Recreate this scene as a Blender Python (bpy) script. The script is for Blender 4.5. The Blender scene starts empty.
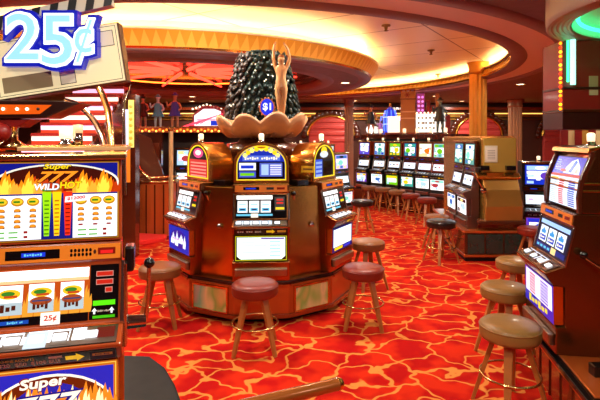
import bpy, bmesh, math, random
from mathutils import Vector, Matrix
R = math.radians
PI = math.pi
rng = random.Random(7)
sc = bpy.context.scene
COL = sc.collection
F = 480.0; CZ = 1.9; HY = 138.0; CX = 300.0

def at(px, py, Y):            # picture point at depth Y -> place in the room
    return Vector(((px-CX)*Y/F, Y, CZ-(py-HY)*Y/F))
def X_(px, Y): return (px-CX)*Y/F

# ------------------------------------------------------------------ materials
MATS = {}
def lin(h):
    h = h.lstrip('#'); o = []
    for i in (0, 2, 4):
        c = int(h[i:i+2], 16)/255.0
        o.append(c/12.92 if c <= .04045 else ((c+.055)/1.055)**2.4)
    return (o[0], o[1], o[2], 1.0)

def mat(name, hexc, rough=.5, metal=0.0, emit=0.0, coat=0.0, ecol=None, spec=.5, noise=0.0, nscale=8.0, aniso=0.0):
    if name in MATS: return MATS[name]
    m = bpy.data.materials.new(name); m.use_nodes = True
    nt = m.node_tree; b = nt.nodes['Principled BSDF']
    c = lin(hexc)
    b.inputs['Base Color'].default_value = c
    b.inputs['Roughness'].default_value = rough
    b.inputs['Metallic'].default_value = metal
    b.inputs['Specular IOR Level'].default_value = spec
    b.inputs['Coat Weight'].default_value = coat
    b.inputs['Coat Roughness'].default_value = .08
    if emit:
        b.inputs['Emission Color'].default_value = lin(ecol) if ecol else c
        b.inputs['Emission Strength'].default_value = emit
    tc = nt.nodes.new('ShaderNodeTexCoord'); nz = nt.nodes.new('ShaderNodeTexNoise')
    nz.inputs['Scale'].default_value = nscale; nz.inputs['Detail'].default_value = 3
    nt.links.new(tc.outputs['Object'], nz.inputs['Vector'])
    if noise:
        mx = nt.nodes.new('ShaderNodeMix'); mx.data_type = 'RGBA'
        mx.inputs['A'].default_value = tuple(x*(1-noise) for x in c[:3])+(1,)
        mx.inputs['B'].default_value = tuple(min(1, x*(1+noise)) for x in c[:3])+(1,)
        nt.links.new(nz.outputs['Fac'], mx.inputs['Factor'])
        nt.links.new(mx.outputs['Result'], b.inputs['Base Color'])
    elif not emit:
        mr = nt.nodes.new('ShaderNodeMapRange')
        mr.inputs['To Min'].default_value = rough*.8; mr.inputs['To Max'].default_value = min(1, rough*1.2)
        nt.links.new(nz.outputs['Fac'], mr.inputs['Value'])
        nt.links.new(mr.outputs['Result'], b.inputs['Roughness'])
    MATS[name] = m
    return m

def E(hexc, s=1.0):           # a lit, printed or displayed colour behind glass
    k = 'lit_%s_%.2f' % (hexc.strip('#'), s)
    if k in MATS: return MATS[k]
    m = mat(k, hexc, rough=.25, emit=s, spec=.5)
    b = m.node_tree.nodes['Principled BSDF']
    c = lin(hexc); b.inputs['Base Color'].default_value = tuple(x*.25 for x in c[:3])+(1,)
    return m

bronze = mat('bronze', '#d89a48', .24, 1.0, noise=.12, nscale=3)
bronze_dark = mat('dark_bronze', '#a4683a', .24, 1.0, noise=.15, nscale=3)
gold = mat('gold', '#e0a848', .26, 1.0, noise=.06, nscale=4)
bronze_brown = mat('brown_bronze', '#7c4c28', .22, .9, noise=.2, nscale=3)
brass = mat('brass', '#d8b070', .2, 1.0)
chrome = mat('chrome', '#c8c4bc', .12, 1.0)
steel = mat('brushed_steel', '#9c9286', .3, 1.0)
black = mat('black_plastic', '#0c0a0a', .25, 0, coat=.3)
blackm = mat('black_matt', '#0a0909', .55)
wood = mat('red_lacquered_wood', '#8a3514', .25, 0, coat=.6, noise=.2, nscale=5)
woodd = mat('dark_lacquered_wood', '#4a1c0c', .22, 0, coat=.7, noise=.25, nscale=4)
woodc = mat('copper_wood', '#b4532080'[:7], .28, .35, coat=.5, noise=.12, nscale=4)
orangep = mat('orange_panel', '#f08a28', .35, .1, coat=.2)
maroon = mat('maroon_lacquer', '#8c120c', .45, 0, coat=.1)
maroond = mat('deep_maroon', '#3c0706', .35, 0, coat=.4)
cream = mat('cream_paint', '#f0e2c4', .5)
mauve = mat('mauve_paint', '#8a7478', .5)
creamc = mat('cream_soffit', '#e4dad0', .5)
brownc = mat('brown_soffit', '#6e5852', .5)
crown = mat('gold_crown', '#f8c858', .4, .1)
vinyl_tan = mat('tan_vinyl', '#8c6230', .4, 0, coat=.12, spec=.3, noise=.12)
vinyl_red = mat('oxblood_vinyl', '#7c2414', .4, 0, coat=.12, spec=.3, noise=.12)
vinyl_brown = mat('brown_vinyl', '#86502a', .4, 0, coat=.12, spec=.3, noise=.12)
vinyl_black = mat('black_vinyl', '#15110f', .3, 0, coat=.3)
leg_wood = mat('stool_leg_wood', '#a86228', .4, 0, coat=.15, noise=.2, nscale=12)
white_cap = mat('lamp_cap', '#ffe6c0', .3, 0, emit=1.1)
shell_m = mat('shell_plaster', '#b88256', .5, 0, noise=.2, nscale=14)
scale_m = mat('dark_green_scales', '#122420', .4, 0, coat=.12, noise=.5, spec=.35, nscale=9)
rock_m = mat('brown_rock', '#3c3430', .5, 0, coat=.0, noise=.4, nscale=9)
skin_m = mat('statue_skin', '#cc9a66', .4, 0, coat=.2)
hair_m = mat('statue_hair', '#8a4a20', .5)
red_carpet = mat('plain_red_carpet', '#d01808', .9)
upholst = mat('red_upholstery', '#c04038', .45, 0, noise=.15)
teal_panel = mat('teal_marble', '#12332e', .25, 0, coat=.5, noise=.4, nscale=10)
glass_tint = mat('etched_glass', '#6a3a2a', .12, .2, coat=.6)

def iridescent():
    m = mat('iridescent_foil', '#c0b080', .35, .3)
    nt = m.node_tree; b = nt.nodes['Principled BSDF']
    tc = nt.nodes.new('ShaderNodeTexCoord'); mp = nt.nodes.new('ShaderNodeMapping')
    mp.inputs['Scale'].default_value = (2.6, 2.6, 1.2)
    nz = nt.nodes.new('ShaderNodeTexNoise'); nz.inputs['Scale'].default_value = 1.3; nz.inputs['Detail'].default_value = 2
    cr = nt.nodes.new('ShaderNodeValToRGB'); e = cr.color_ramp.elements
    e[0].position = .28; e[0].color = lin('#d8803c'); e[1].position = .74; e[1].color = lin('#e0a8b0')
    for p, h in ((.38, '#f0c880'), (.46, '#9cc860'), (.54, '#f0e0a0'), (.62, '#88c8a0')):
        q = e.new(p); q.color = lin(h)
    nt.links.new(tc.outputs['Object'], mp.inputs['Vector']); nt.links.new(mp.outputs['Vector'], nz.inputs['Vector'])
    nt.links.new(nz.outputs['Fac'], cr.inputs['Fac']); nt.links.new(cr.outputs['Color'], b.inputs['Base Color'])
    return m
irid = iridescent()

def carpet_mat():
    m = bpy.data.materials.new('patterned_carpet'); m.use_nodes = True
    nt = m.node_tree; N = nt.nodes; L = nt.links; b = N['Principled BSDF']
    b.inputs['Roughness'].default_value = .95; b.inputs['Specular IOR Level'].default_value = .1
    tc = N.new('ShaderNodeTexCoord')
    nz = N.new('ShaderNodeTexNoise'); nz.inputs['Scale'].default_value = 2.6; nz.inputs['Detail'].default_value = 2.5
    L.new(tc.outputs['Object'], nz.inputs['Vector'])
    sub = N.new('ShaderNodeVectorMath'); sub.operation = 'SUBTRACT'; sub.inputs[1].default_value = (.5, .5, .5)
    L.new(nz.outputs['Color'], sub.inputs[0])
    scl = N.new('ShaderNodeVectorMath'); scl.operation = 'SCALE'; scl.inputs['Scale'].default_value = .68
    L.new(sub.outputs[0], scl.inputs[0])
    add = N.new('ShaderNodeVectorMath'); L.new(tc.outputs['Object'], add.inputs[0]); L.new(scl.outputs[0], add.inputs[1])
    mp = N.new('ShaderNodeMapping'); mp.inputs['Scale'].default_value = (1.0, 1.35, 0); mp.inputs['Rotation'].default_value = (0, 0, .35)
    L.new(add.outputs[0], mp.inputs['Vector'])
    vo = N.new('ShaderNodeTexVoronoi'); vo.feature = 'DISTANCE_TO_EDGE'; vo.voronoi_dimensions = '2D'; vo.inputs['Scale'].default_value = 2.5
    L.new(mp.outputs[0], vo.inputs['Vector'])
    vc = N.new('ShaderNodeTexVoronoi'); vc.feature = 'F1'; vc.voronoi_dimensions = '2D'; vc.inputs['Scale'].default_value = 2.5
    L.new(mp.outputs[0], vc.inputs['Vector'])
    r1 = N.new('ShaderNodeValToRGB'); r1.color_ramp.interpolation = 'EASE'
    e = r1.color_ramp.elements; e[0].position = .03; e[0].color = (1, 1, 1, 1); e[1].position = .06; e[1].color = (0, 0, 0, 1)
    L.new(vo.outputs['Distance'], r1.inputs['Fac'])
    # red field: two reds by patch
    n2 = N.new('ShaderNodeTexNoise'); n2.inputs['Scale'].default_value = 3.4; n2.inputs['Detail'].default_value = 2
    L.new(tc.outputs['Object'], n2.inputs['Vector'])
    r2 = N.new('ShaderNodeValToRGB'); e = r2.color_ramp.elements
    e[0].position = .42; e[0].color = lin('#ae0c08'); e[1].position = .58; e[1].color = lin('#cc260a')
    L.new(n2.outputs['Fac'], r2.inputs['Fac'])
    mx = N.new('ShaderNodeMix'); mx.data_type = 'RGBA'; mx.inputs['B'].default_value = lin('#dc843a')
    L.new(r1.outputs['Color'], mx.inputs['Factor']); L.new(r2.outputs['Color'], mx.inputs['A'])
    # pile
    n3 = N.new('ShaderNodeTexNoise'); n3.inputs['Scale'].default_value = 220
    L.new(tc.outputs['Object'], n3.inputs['Vector'])
    mr = N.new('ShaderNodeMapRange'); mr.inputs['To Min'].default_value = .8; mr.inputs['To Max'].default_value = 1.15
    L.new(n3.outputs['Fac'], mr.inputs['Value'])
    ml = N.new('ShaderNodeVectorMath'); ml.operation = 'SCALE'
    L.new(mx.outputs['Result'], ml.inputs[0]); L.new(mr.outputs['Result'], ml.inputs['Scale'])
    L.new(ml.outputs[0], b.inputs['Base Color'])
    return m

def panel_ceiling_mat():
    m = bpy.data.materials.new('cream_panel_ceiling'); m.use_nodes = True
    nt = m.node_tree; N = nt.nodes; L = nt.links; b = N['Principled BSDF']
    b.inputs['Roughness'].default_value = .35; b.inputs['Metallic'].default_value = .0
    tc = N.new('ShaderNodeTexCoord'); mp = N.new('ShaderNodeMapping'); mp.inputs['Rotation'].default_value = (0, 0, R(33))
    L.new(tc.outputs['Object'], mp.inputs['Vector'])
    br = N.new('ShaderNodeTexBrick'); br.offset = .0
    br.inputs['Scale'].default_value = 1.0; br.inputs['Brick Width'].default_value = 2.4; br.inputs['Row Height'].default_value = 1.2
    br.inputs['Mortar Size'].default_value = .014; br.inputs['Mortar Smooth'].default_value = .2
    br.inputs['Color1'].default_value = lin('#f0e0c4'); br.inputs['Color2'].default_value = lin('#ead6b6'); br.inputs['Mortar'].default_value = lin('#7a5436')
    L.new(mp.outputs[0], br.inputs['Vector']); L.new(br.outputs['Color'], b.inputs['Base Color'])
    return m

# ------------------------------------------------------------------ mesh builder
class MB:
    def __init__(s): s.v = []; s.f = []; s.mi = []; s.mats = []; s.sm = []
    def mid(s, m):
        if m not in s.mats: s.mats.append(m)
        return s.mats.index(m)
    def add(s, vs, fs, m, smooth=False, M=None):
        o = len(s.v); i = s.mid(m)
        for v in vs:
            v = Vector(v)
            s.v.append(M @ v if M is not None else v)
        for f in fs:
            s.f.append([o+k for k in f]); s.mi.append(i); s.sm.append(smooth)
        return s
    def box(s, x0, x1, y0, y1, z0, z1, m, M=None):
        vs = [(x, y, z) for x in (x0, x1) for y in (y0, y1) for z in (z0, z1)]
        fs = [(0, 1, 3, 2), (4, 6, 7, 5), (0, 4, 5, 1), (2, 3, 7, 6), (0, 2, 6, 4), (1, 5, 7, 3)]
        return s.add(vs, fs, m, M=M)
    def prismx(s, prof, x0, x1, m, M=None, smooth=False):      # profile (y,z), pushed along x
        n = len(prof)
        vs = [(x0, p[0], p[1]) for p in prof]+[(x1, p[0], p[1]) for p in prof]
        fs = [tuple(range(n)), tuple(range(2*n-1, n-1, -1))]
        s.add(vs, fs, m, M=M)
        o = len(s.v)-2*n; i = s.mid(m)
        for k in range(n):
            s.f.append([o+k, o+n+k, o+n+(k+1) % n, o+(k+1) % n]); s.mi.append(i); s.sm.append(smooth)
        return s
    def prismz(s, prof, z0, z1, m, scale=1.0, c=(0, 0), M=None):   # plan outline (x,y), pushed up
        n = len(prof)
        top = [(c[0]+(p[0]-c[0])*scale, c[1]+(p[1]-c[1])*scale, z1) for p in prof]
        vs = [(p[0], p[1], z0) for p in prof]+top
        fs = [tuple(range(n-1, -1, -1)), tuple(range(n, 2*n))]+[(k, (k+1) % n, n+(k+1) % n, n+k) for k in range(n)]
        return s.add(vs, fs, m, M=M)
    def prismy(s, prof, y0, y1, m, M=None, smooth=False):      # outline (x,z), pushed along y
        n = len(prof)
        vs = [(p[0], y0, p[1]) for p in prof]+[(p[0], y1, p[1]) for p in prof]
        s.add(vs, [tuple(range(n)), tuple(range(2*n-1, n-1, -1))], m, M=M)
        o = len(s.v)-2*n; i = s.mid(m)
        for k in range(n):
            s.f.append([o+k, o+n+k, o+n+(k+1) % n, o+(k+1) % n]); s.mi.append(i); s.sm.append(smooth)
        return s
    def lathe(s, prof, m, n=24, c=(0, 0, 0), M=None, wave=None, smooth=True):
        vs = []; fs = []; k = len(prof)
        for j in range(n):
            a = 2*PI*j/n
            for (r, z) in prof:
                rr, zz = (wave(r, z, a) if wave else (r, z))
                vs.append((c[0]+rr*math.cos(a), c[1]+rr*math.sin(a), c[2]+zz))
        for j in range(n):
            for i in range(k-1):
                a = j*k+i; b = ((j+1) % n)*k+i
                fs.append((a, b, b+1, a+1))
        return s.add(vs, fs, m, smooth, M)
    def cyl(s, p0, p1, r0, r1, m, n=12, M=None):
        return s.tube([p0, p1], r0, m, n, r1=r1, M=M)
    def tube(s, pts, r, m, n=8, r1=None, closed=False, M=None):
        pts = [Vector(p) for p in pts]; k = len(pts); vs = []; fs = []
        up = None
        for i, p in enumerate(pts):
            if closed: t = pts[(i+1) % k]-pts[i-1]
            else: t = pts[min(i+1, k-1)]-pts[max(i-1, 0)]
            t.normalize()
            if up is None:
                up = Vector((0, 0, 1)) if abs(t.z) < .9 else Vector((1, 0, 0))
            a = t.cross(up).normalized(); up = a.cross(t).normalized()
            rr = r if r1 is None else r+(r1-r)*i/max(1, k-1)
            for j in range(n):
                q = 2*PI*j/n
                vs.append(p+a*(rr*math.cos(q))+up*(rr*math.sin(q)))
        for i in range(k if closed else k-1):
            for j in range(n):
                a0 = i*n; b0 = ((i+1) % k)*n
                fs.append((a0+j, a0+(j+1) % n, b0+(j+1) % n, b0+j))
        s.add(vs, fs, m, True, M)
        if not closed:
            s.add(vs[:n], [tuple(range(n-1, -1, -1))], m, False, M)
            s.add(vs[-n:], [tuple(range(n))], m, False, M)
        return s
    def ball(s, c, r, m, u=12, v=8, M=None):
        if not isinstance(r, (tuple, list)): r = (r, r, r)
        vs = []; fs = []
        for i in range(v+1):
            t = PI*i/v
            for j in range(u):
                a = 2*PI*j/u
                vs.append((c[0]+r[0]*math.sin(t)*math.cos(a), c[1]+r[1]*math.sin(t)*math.sin(a), c[2]+r[2]*math.cos(t)))
        for i in range(v):
            for j in range(u):
                fs.append((i*u+j, (i+1)*u+j, (i+1)*u+(j+1) % u, i*u+(j+1) % u))
        return s.add(vs, fs, m, True, M)
    def torus(s, c, Rr, r, m, n=32, k=8, M=None):
        return s.tube([(c[0]+Rr*math.cos(2*PI*i/n), c[1]+Rr*math.sin(2*PI*i/n), c[2]) for i in range(n)], r, m, k, closed=True, M=M)
    def build(s, name, parent=None, bevel=0, seg=2):
        me = bpy.data.meshes.new(name)
        me.from_pydata([tuple(v) for v in s.v], [], s.f)
        for m in s.mats: me.materials.append(m)
        me.polygons.foreach_set('material_index', s.mi)
        me.polygons.foreach_set('use_smooth', s.sm)
        me.update()
        bm = bmesh.new(); bm.from_mesh(me)
        if not getattr(s, 'keep', False):
            bmesh.ops.recalc_face_normals(bm, faces=bm.faces)
        bm.to_mesh(me); bm.free()
        o = bpy.data.objects.new(name, me); COL.objects.link(o)
        if parent is not None: o.parent = parent
        if bevel:
            b = o.modifiers.new('edge', 'BEVEL'); b.width = bevel; b.segments = seg; b.limit_method = 'ANGLE'; b.angle_limit = R(35)
        return o

_txt = {}
def text_data(s, offset=0.0, shear=0.0):
    k = (s, offset, shear)
    if k in _txt: return _txt[k]
    cu = bpy.data.curves.new('lettering', 'FONT'); cu.body = s; cu.size = 1; cu.resolution_u = 3; cu.offset = offset; cu.shear = shear
    ob = bpy.data.objects.new('lettering', cu); COL.objects.link(ob)
    dg = bpy.context.evaluated_depsgraph_get(); dg.update()
    me = bpy.data.meshes.new_from_object(ob.evaluated_get(dg))
    vs = [(v.co.x, v.co.y) for v in me.vertices]; fs = [list(p.vertices) for p in me.polygons]
    bpy.data.objects.remove(ob); bpy.data.curves.remove(cu); bpy.data.meshes.remove(me)
    x0 = min(v[0] for v in vs); x1 = max(v[0] for v in vs); y0 = min(v[1] for v in vs); y1 = max(v[1] for v in vs)
    vs = [((x-x0)/(x1-x0), (y-y0)/(y1-y0)) for x, y in vs]
    _txt[k] = (vs, fs)
    return _txt[k]

class Pic:
    """a printed or lit face: u, v from 0 to 1 across a panel; layers stand a hair proud of each other"""
    def __init__(s, O, U, V, back=.006, backmat=None):
        s.O = Vector(O); s.U = Vector(U); s.V = Vector(V); s.N = s.U.cross(s.V).normalized(); s.mb = MB(); s.mb.keep = True; s.l = 0
        if back:
            m = backmat or black
            q = [s.p(0, 0), s.p(1, 0), s.p(1, 1), s.p(0, 1)]; b = [x-s.N*back for x in q]
            s.mb.add(q+b, [(0, 1, 2, 3), (7, 6, 5, 4), (0, 4, 5, 1), (1, 5, 6, 2), (2, 6, 7, 3), (3, 7, 4, 0)], m)
    def p(s, u, v, l=0): return s.O+s.U*u+s.V*v+s.N*(l*.0007)
    def poly(s, pts, m, l=1):
        a = sum(pts[i][0]*pts[(i+1) % len(pts)][1]-pts[(i+1) % len(pts)][0]*pts[i][1] for i in range(len(pts)))
        if a < 0: pts = pts[::-1]
        s.mb.add([s.p(u, v, l) for u, v in pts], [tuple(range(len(pts)))], m); return s
    def rect(s, u0, v0, u1, v1, m, l=1): return s.poly([(u0, v0), (u1, v0), (u1, v1), (u0, v1)], m, l)
    def oval(s, cu, cv, ru, rv, m, l=1, n=18, a0=0, a1=2*PI):
        full = abs(a1-a0-2*PI) < 1e-6
        return s.poly([(cu+ru*math.cos(a0+(a1-a0)*i/(n if full else n-1)), cv+rv*math.sin(a0+(a1-a0)*i/(n if full else n-1))) for i in range(n)], m, l)
    def frame(s, u0, v0, u1, v1, t, m, l=1):
        k = s.U.length/s.V.length
        s.rect(u0, v0, u1, v0+t*k, m, l); s.rect(u0, v1-t*k, u1, v1, m, l); s.rect(u0, v0, u0+t, v1, m, l); s.rect(u1-t, v0, u1, v1, m, l); return s
    def text(s, t, u0, v0, u1, v1, m, l=2, offset=.02, shear=0.0, rise=0.0):
        vs, fs = text_data(t, offset, shear)
        s.mb.add([s.p(u0+(u1-u0)*x, v0+(v1-v0)*y+rise*x, l) for x, y in vs], fs, m); return s
    def scrawl(s, t, u0, v0, u1, v1, m, l=2, *a):      # print too small to read: a row of worn dashes
        n = len(t); w = (u1-u0)/n
        for i in range(n):
            if t[i] != ' ': s.rect(u0+w*i, v0+(v1-v0)*.12*((i*7) % 3), u0+w*(i+.72), v1-(v1-v0)*.15*((i*5) % 3), m, l)
        return s
    def flame(s, cu, v0, w, h, m, l=1, lean=0.0):
        pts = [(-.5, 0), (-.55, .3), (-.42, .62), (-.3, .45), (-.2, .8), (-.05, 1.0), (.02, .7), (.14, .86), (.25, .5), (.38, .66), (.5, .3), (.42, 0)]
        return s.poly([(cu+(x+lean*y)*w, v0+y*h) for x, y in pts], m, l)
    def build(s, name, parent): return s.mb.build(name, parent)

def empty(name, loc, rz=0, parent=None):
    o = bpy.data.objects.new(name, None); COL.objects.link(o); o.location = loc; o.rotation_euler = (0, 0, rz); o.empty_display_size = .1
    if parent is not None: o.parent = parent
    return o
def tag(o, label, cat, group=None):
    o['label'] = label; o['category'] = cat
    if group: o['group'] = group
    return o
def struct(o): o['kind'] = 'structure'; return o
def thing(name, label, cat, loc=(0, 0, 0), rz=0, group=None): return tag(empty(name, loc, rz), label, cat, group)
_kids = {}
def copy_tree(o, parent=None):
    c = o.copy(); COL.objects.link(c)
    if parent is not None: c.parent = parent
    for ch in [x for x in COL.objects if x.parent == o and x != c]: copy_tree(ch, c)
    return c
def yaw_of(nx, ny): return math.atan2(nx, -ny)    # local -Y looks along (nx, ny)

# ------------------------------------------------------------------ slot machines
def arch_outline(hw, z0, zs, zt, n=18, inset=0):
    pts = [(-hw+inset, z0+inset), (hw-inset, z0+inset)]
    for i in range(n+1):
        a = PI*i/n
        pts.append(((hw-inset)*math.cos(a), zs+(zt-zs-inset)*math.sin(a)))
    return pts

def ring_strip(pic_mb, outer, inner, y, m, th=.012):
    n = len(outer)
    vs = [(p[0], y, p[1]) for p in outer]+[(p[0], y, p[1]) for p in inner]+[(p[0], y+th, p[1]) for p in outer]+[(p[0], y+th, p[1]) for p in inner]
    fs = []
    for k in range(n):
        j = (k+1) % n
        fs += [(k, j, n+j, n+k), (2*n+k, 2*n+j, j, k), (n+k, n+j, 3*n+j, 3*n+k)]
    pic_mb.add(vs, fs, m)

def lever_parts(root, w, side=1, z=.72, py=.2, ex=0.0):
    x = side*(w/2)
    lv = MB(); lv.cyl((x, py, z-.14), (x+side*(.035+ex), py, z-.14), .035, .03, chrome, 14); x += side*ex
    lv.tube([(x+side*.03, py, z-.14), (x+side*.045, py-.3*(py-.1), z-.02), (x+side*.05, .1, z+.13)], .010, chrome, 8)
    o = lv.build('lever', root)
    kb = MB(); kb.ball((x+side*.05, .097, z+.145), .026, black, 14, 10); kb.build('knob', o)

def candle_parts(root, x, y, z, s=1.0):
    b = MB(); b.lathe([(0, 0), (.038*s, 0), (.038*s, .02*s), (.03*s, .025*s), (.03*s, .04*s), (0, .04*s)], chrome, 16, (x, y, z)); o = b.build('candle_lamp', root)
    c = MB(); c.lathe([(.0, .04*s), (.03*s, .04*s), (.032*s, .1*s), (.02*s, .112*s), (0, .114*s)], white_cap, 16, (x, y, z)); c.build('lamp_cap', o)

def slot_machine(name, loc, yaw, w=.58, d=.52, top='arch', arts=None, body=bronze_dark, topmat=bronze, detail=2, lever=1, label='', group=None, taper=0.0, tlen=.52, buttons=5, candle=True):
    """arts: dict of functions drawing each lit face"""
    t = thing(name, label, 'slot machine', loc, yaw, group)
    hw = w/2; A = arts or {}
    prof = [(-.06, 0), (-.06, .15), (-.06, .19), (0, .195), (0, .465), (-.072, .474), (-.116, .538), (-.13, .545), (-.132, .562), (-.02, .605), (.0, .61), (.062, .875), (.05, .885), (.058, .965), (.1, .97), (d, .97), (d, 0)]
    b = MB(); b.prismx(prof, -hw, hw, body)
    if taper:
        for v in b.v:
            k = 1-taper*max(0, v.y)/d; v.x *= k
    b.build('cabinet', t, .006)
    # chrome edge rails along the front
    for sx in (-1, 1):
        e = MB(); pr = [(-.006, .6), (.056, .876), (.068, .872), (.006, .596)]
        x0, x1 = sorted((sx*hw, sx*(hw-.018)))
        e.prismx(pr, x0, x1, chrome if detail > 1 else steel); e.build('edge_rail', t, .002)
    # ---- belly glass
    bw = hw-.022
    P = Pic((-bw, -.066, .20), (2*bw, 0, 0), (0, -.004, .265), .064, A.get('belly_frame', gold)); A['belly'](P); P.build('belly_glass', t)
    # ---- coin tray / lower lip
    tr = MB(); tr.prismx([(-.06, .05), (-.095, .055), (-.1, .13), (-.06, .135)], -hw*.9, hw*.9, steel); tr.build('coin_tray', t, .008)
    # ---- bill strip
    P = Pic((-bw, -.0785, .479), (2*bw, 0, 0), (0, -.0405, .058), .004); (A.get('bill') or art_bill)(P); P.build('bill_panel', t)
    # ---- deck
    U = Vector((2*bw, 0, 0)); O = Vector((-bw, -.126, .5675)); V = Vector((0, .102, .0395))
    P = Pic(O, U, V, .004, black); (A.get('deck') or art_deck)(P); dk = P.build('button_deck', t)
    if detail > 0:
        Nn = U.cross(V).normalized()
        for k in range(buttons):
            u = (.08, .23, .40, .57, .80)[k] if buttons == 5 else (k+.5)/buttons
            bt = MB(); c = O+U*u+V*.5+Nn*.006
            bt.box(-.028, .028, -.02, .02, -.006, .006, E('#f4f8ff', 1.1) if k != 2 or detail < 2 else E('#ffffff', 1.3), Matrix.Translation(c) @ Matrix.Rotation(math.atan2(.0395, .102), 4, 'X'))
            bt.build('button', dk, .003, 1)
    # ---- reel window
    O = Vector((-bw+.006, .0035, .625)); V = Vector((0, .0545, .235)); U = Vector((2*bw-.012, 0, 0))
    P = Pic(O, U, V, .008, black); (A.get('reel') or art_reel)(P); rw = P.build('reel_window', t)
    if detail > 0 and A.get('reels', True):
        for k in range(3):
            u0, u1, v0, v1 = A.get('reel_boxes', [(.04, .235, .24, .74), (.265, .46, .24, .74), (.49, .685, .24, .74)])[k]
            q = Pic(O+U*u0+V*v0+P.N*.0035, U*(u1-u0), V*(v1-v0), .002, steel); (A.get('reel_art') or art_reel_strip)(q, k); q.build('reel', rw)
    # ---- display band
    P = Pic((-bw, .0455, .89), (2*bw, 0, 0), (0, .007, .068), .006, A.get('band_mat', orangep)); (A.get('band') or art_band)(P); P.build('display_band', t)
    # ---- top box
    if top == 'arch':
        zs, zt = 1.16, 1.40
        o = arch_outline(hw, .972, zs, zt)
        ta = .17; m = MB(); m.prismy(o, ta, tlen, topmat, smooth=False)
        for i in range(len(m.sm)): m.sm[i] = len(m.f[i]) == 4 and i > 4
        m.build('top_box', t, .006)
        m = MB(); ring_strip(m, o, arch_outline(hw, .972, zs, zt, inset=.028), ta-.014, bronze, .014); fr = m.build('top_frame', t, .003)
        m = MB(); ring_strip(m, arch_outline(hw, .972, zs, zt, inset=.03), arch_outline(hw, .972, zs, zt, inset=.04), ta-.016, E('#f0d820', 1.0), .012); m.build('lit_trim', t)
        inn = arch_outline(hw, .972, zs, zt, inset=.04)
        P = Pic((-hw, ta-.0045, .972), (w, 0, 0), (0, 0, zt-.972), 0)
        P.poly([((x+hw)/w, (z-.972)/(zt-.972)) for x, z in inn], A.get('top_bg', E('#0c1a70', .7)), 0); A['top'](P); P.build('top_glass', t)
        ztop = zt
    elif top == 'rect':
        m = MB(); m.prismx([(.055, .972), (.075, 1.36), (.09, 1.375), (d, 1.375), (d, .972)], -hw, hw, topmat)
        if taper:
            for v in m.v: v.x *= 1-taper*max(0, v.y)/d
        m.build('top_box', t, .006)
        m = MB(); m.prismx([(.04, 1.35), (.04, 1.375), (.1, 1.385), (.1, 1.36)], -hw-.004, hw+.004, brass); m.build('top_trim', t, .004)
        P = Pic((-hw+.03, .052, .985), (w-.06, 0, 0), (0, .0165, .355), .004, A.get('top_bg', black)); A['top'](P); P.build('top_glass', t)
        ztop = 1.375
    else:           # tall curved brow
        pts = [(.11, .972), (.105, 1.08), (.122, 1.2), (.16, 1.3), (.185, 1.36), (.19, 1.40)]
        m = MB(); m.prismx(pts+[(.2, 1.43), (.34, 1.42), (.46, 1.34), (.5, 1.2), (.5, .972)], -hw, hw, topmat, smooth=True); m.build('top_box', t, .008)
        for sx in (-1, 1):
            e = MB(); x0, x1 = sorted((sx*(hw+.006), sx*(hw-.03)))
            e.prismx([(y-.028, z) for y, z in pts]+[(y, z) for y, z in pts[::-1]], x0, x1, woodd, smooth=False); e.build('side_brow', t, .004)
        e = MB(); e.prismx([(.14, 1.385), (.15, 1.42), (.23, 1.435), (.23, 1.42)], -hw-.006, hw+.006, bronze); e.build('top_trim', t, .004)
        for zz in (1.12, 1.17):
            e = MB(); e.box(-hw-.004, hw+.004, .1, .502, zz, zz+.014, bronze); e.build('side_band', t, .003)
        P = Pic((-hw+.034, .10, .985), (w-.068, 0, 0), (0, .07, .37), 0)
        A['top'](P)
        mb = P.mb        # bend the glass to the brow's curve
        N0 = P.N; P2 = MB(); P2.keep = True
        def bend(z):
            for (ya, za), (yb, zb) in zip(pts, pts[1:]):
                if za <= z <= zb: return ya+(yb-ya)*(z-za)/(zb-za)
            return pts[-1][0]
        for v in mb.v:
            l = (v-P.O).dot(N0); v.y = bend(v.z)-.008-l*1.2
        P.build('top_glass', t)
        ztop = 1.43
    if A.get('plaque'):
        q = MB(); q.box(-hw-.006, -hw+.002, .14, .30, 1.07, 1.14, PRY); q.box(-hw-.007, -hw-.005, .16, .28, 1.095, 1.115, mat('plaque_print', '#6a4410', .5)); q.build('plaque', t, .002)
    if lever: lever_parts(t, w, 1, A.get('lz', .72), A.get('lpy', .2), A.get('lex', 0.0))
    if candle: candle_parts(t, 0, .2 if top != 'tall' else .3, ztop-.002, .9)
    return t

# ---- art for the lit faces
W1 = E('#ffffff', 1.25); W2 = E('#fbfdff', 1.0); PW = E('#fff6e0', 1.0); YE = E('#ffd814', .9); OR = E('#ff7a10', .9); OR2 = E('#ffa630', 1.0)
RE = E('#e01c10', .8); RD = E('#8a1a08', .6); NB = E('#101878', .6); BL = E('#1838d8', .8); BLK = mat('screen_black', '#050508', .12, 0, coat=.4); GR = E('#7ad818', .8); CY = E('#68c8e8', .9); PU = E('#7040d0', .8); PK = E('#f05090', .8); DG = mat('dark_print', '#141414', .4)
LB = E('#b0d8ff', 1.0); TL = E('#38b0a0', .8); PRN = mat('printed_white', '#d8d0c0', .5); PRY = mat('printed_yellow', '#d8b020', .4)

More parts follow.
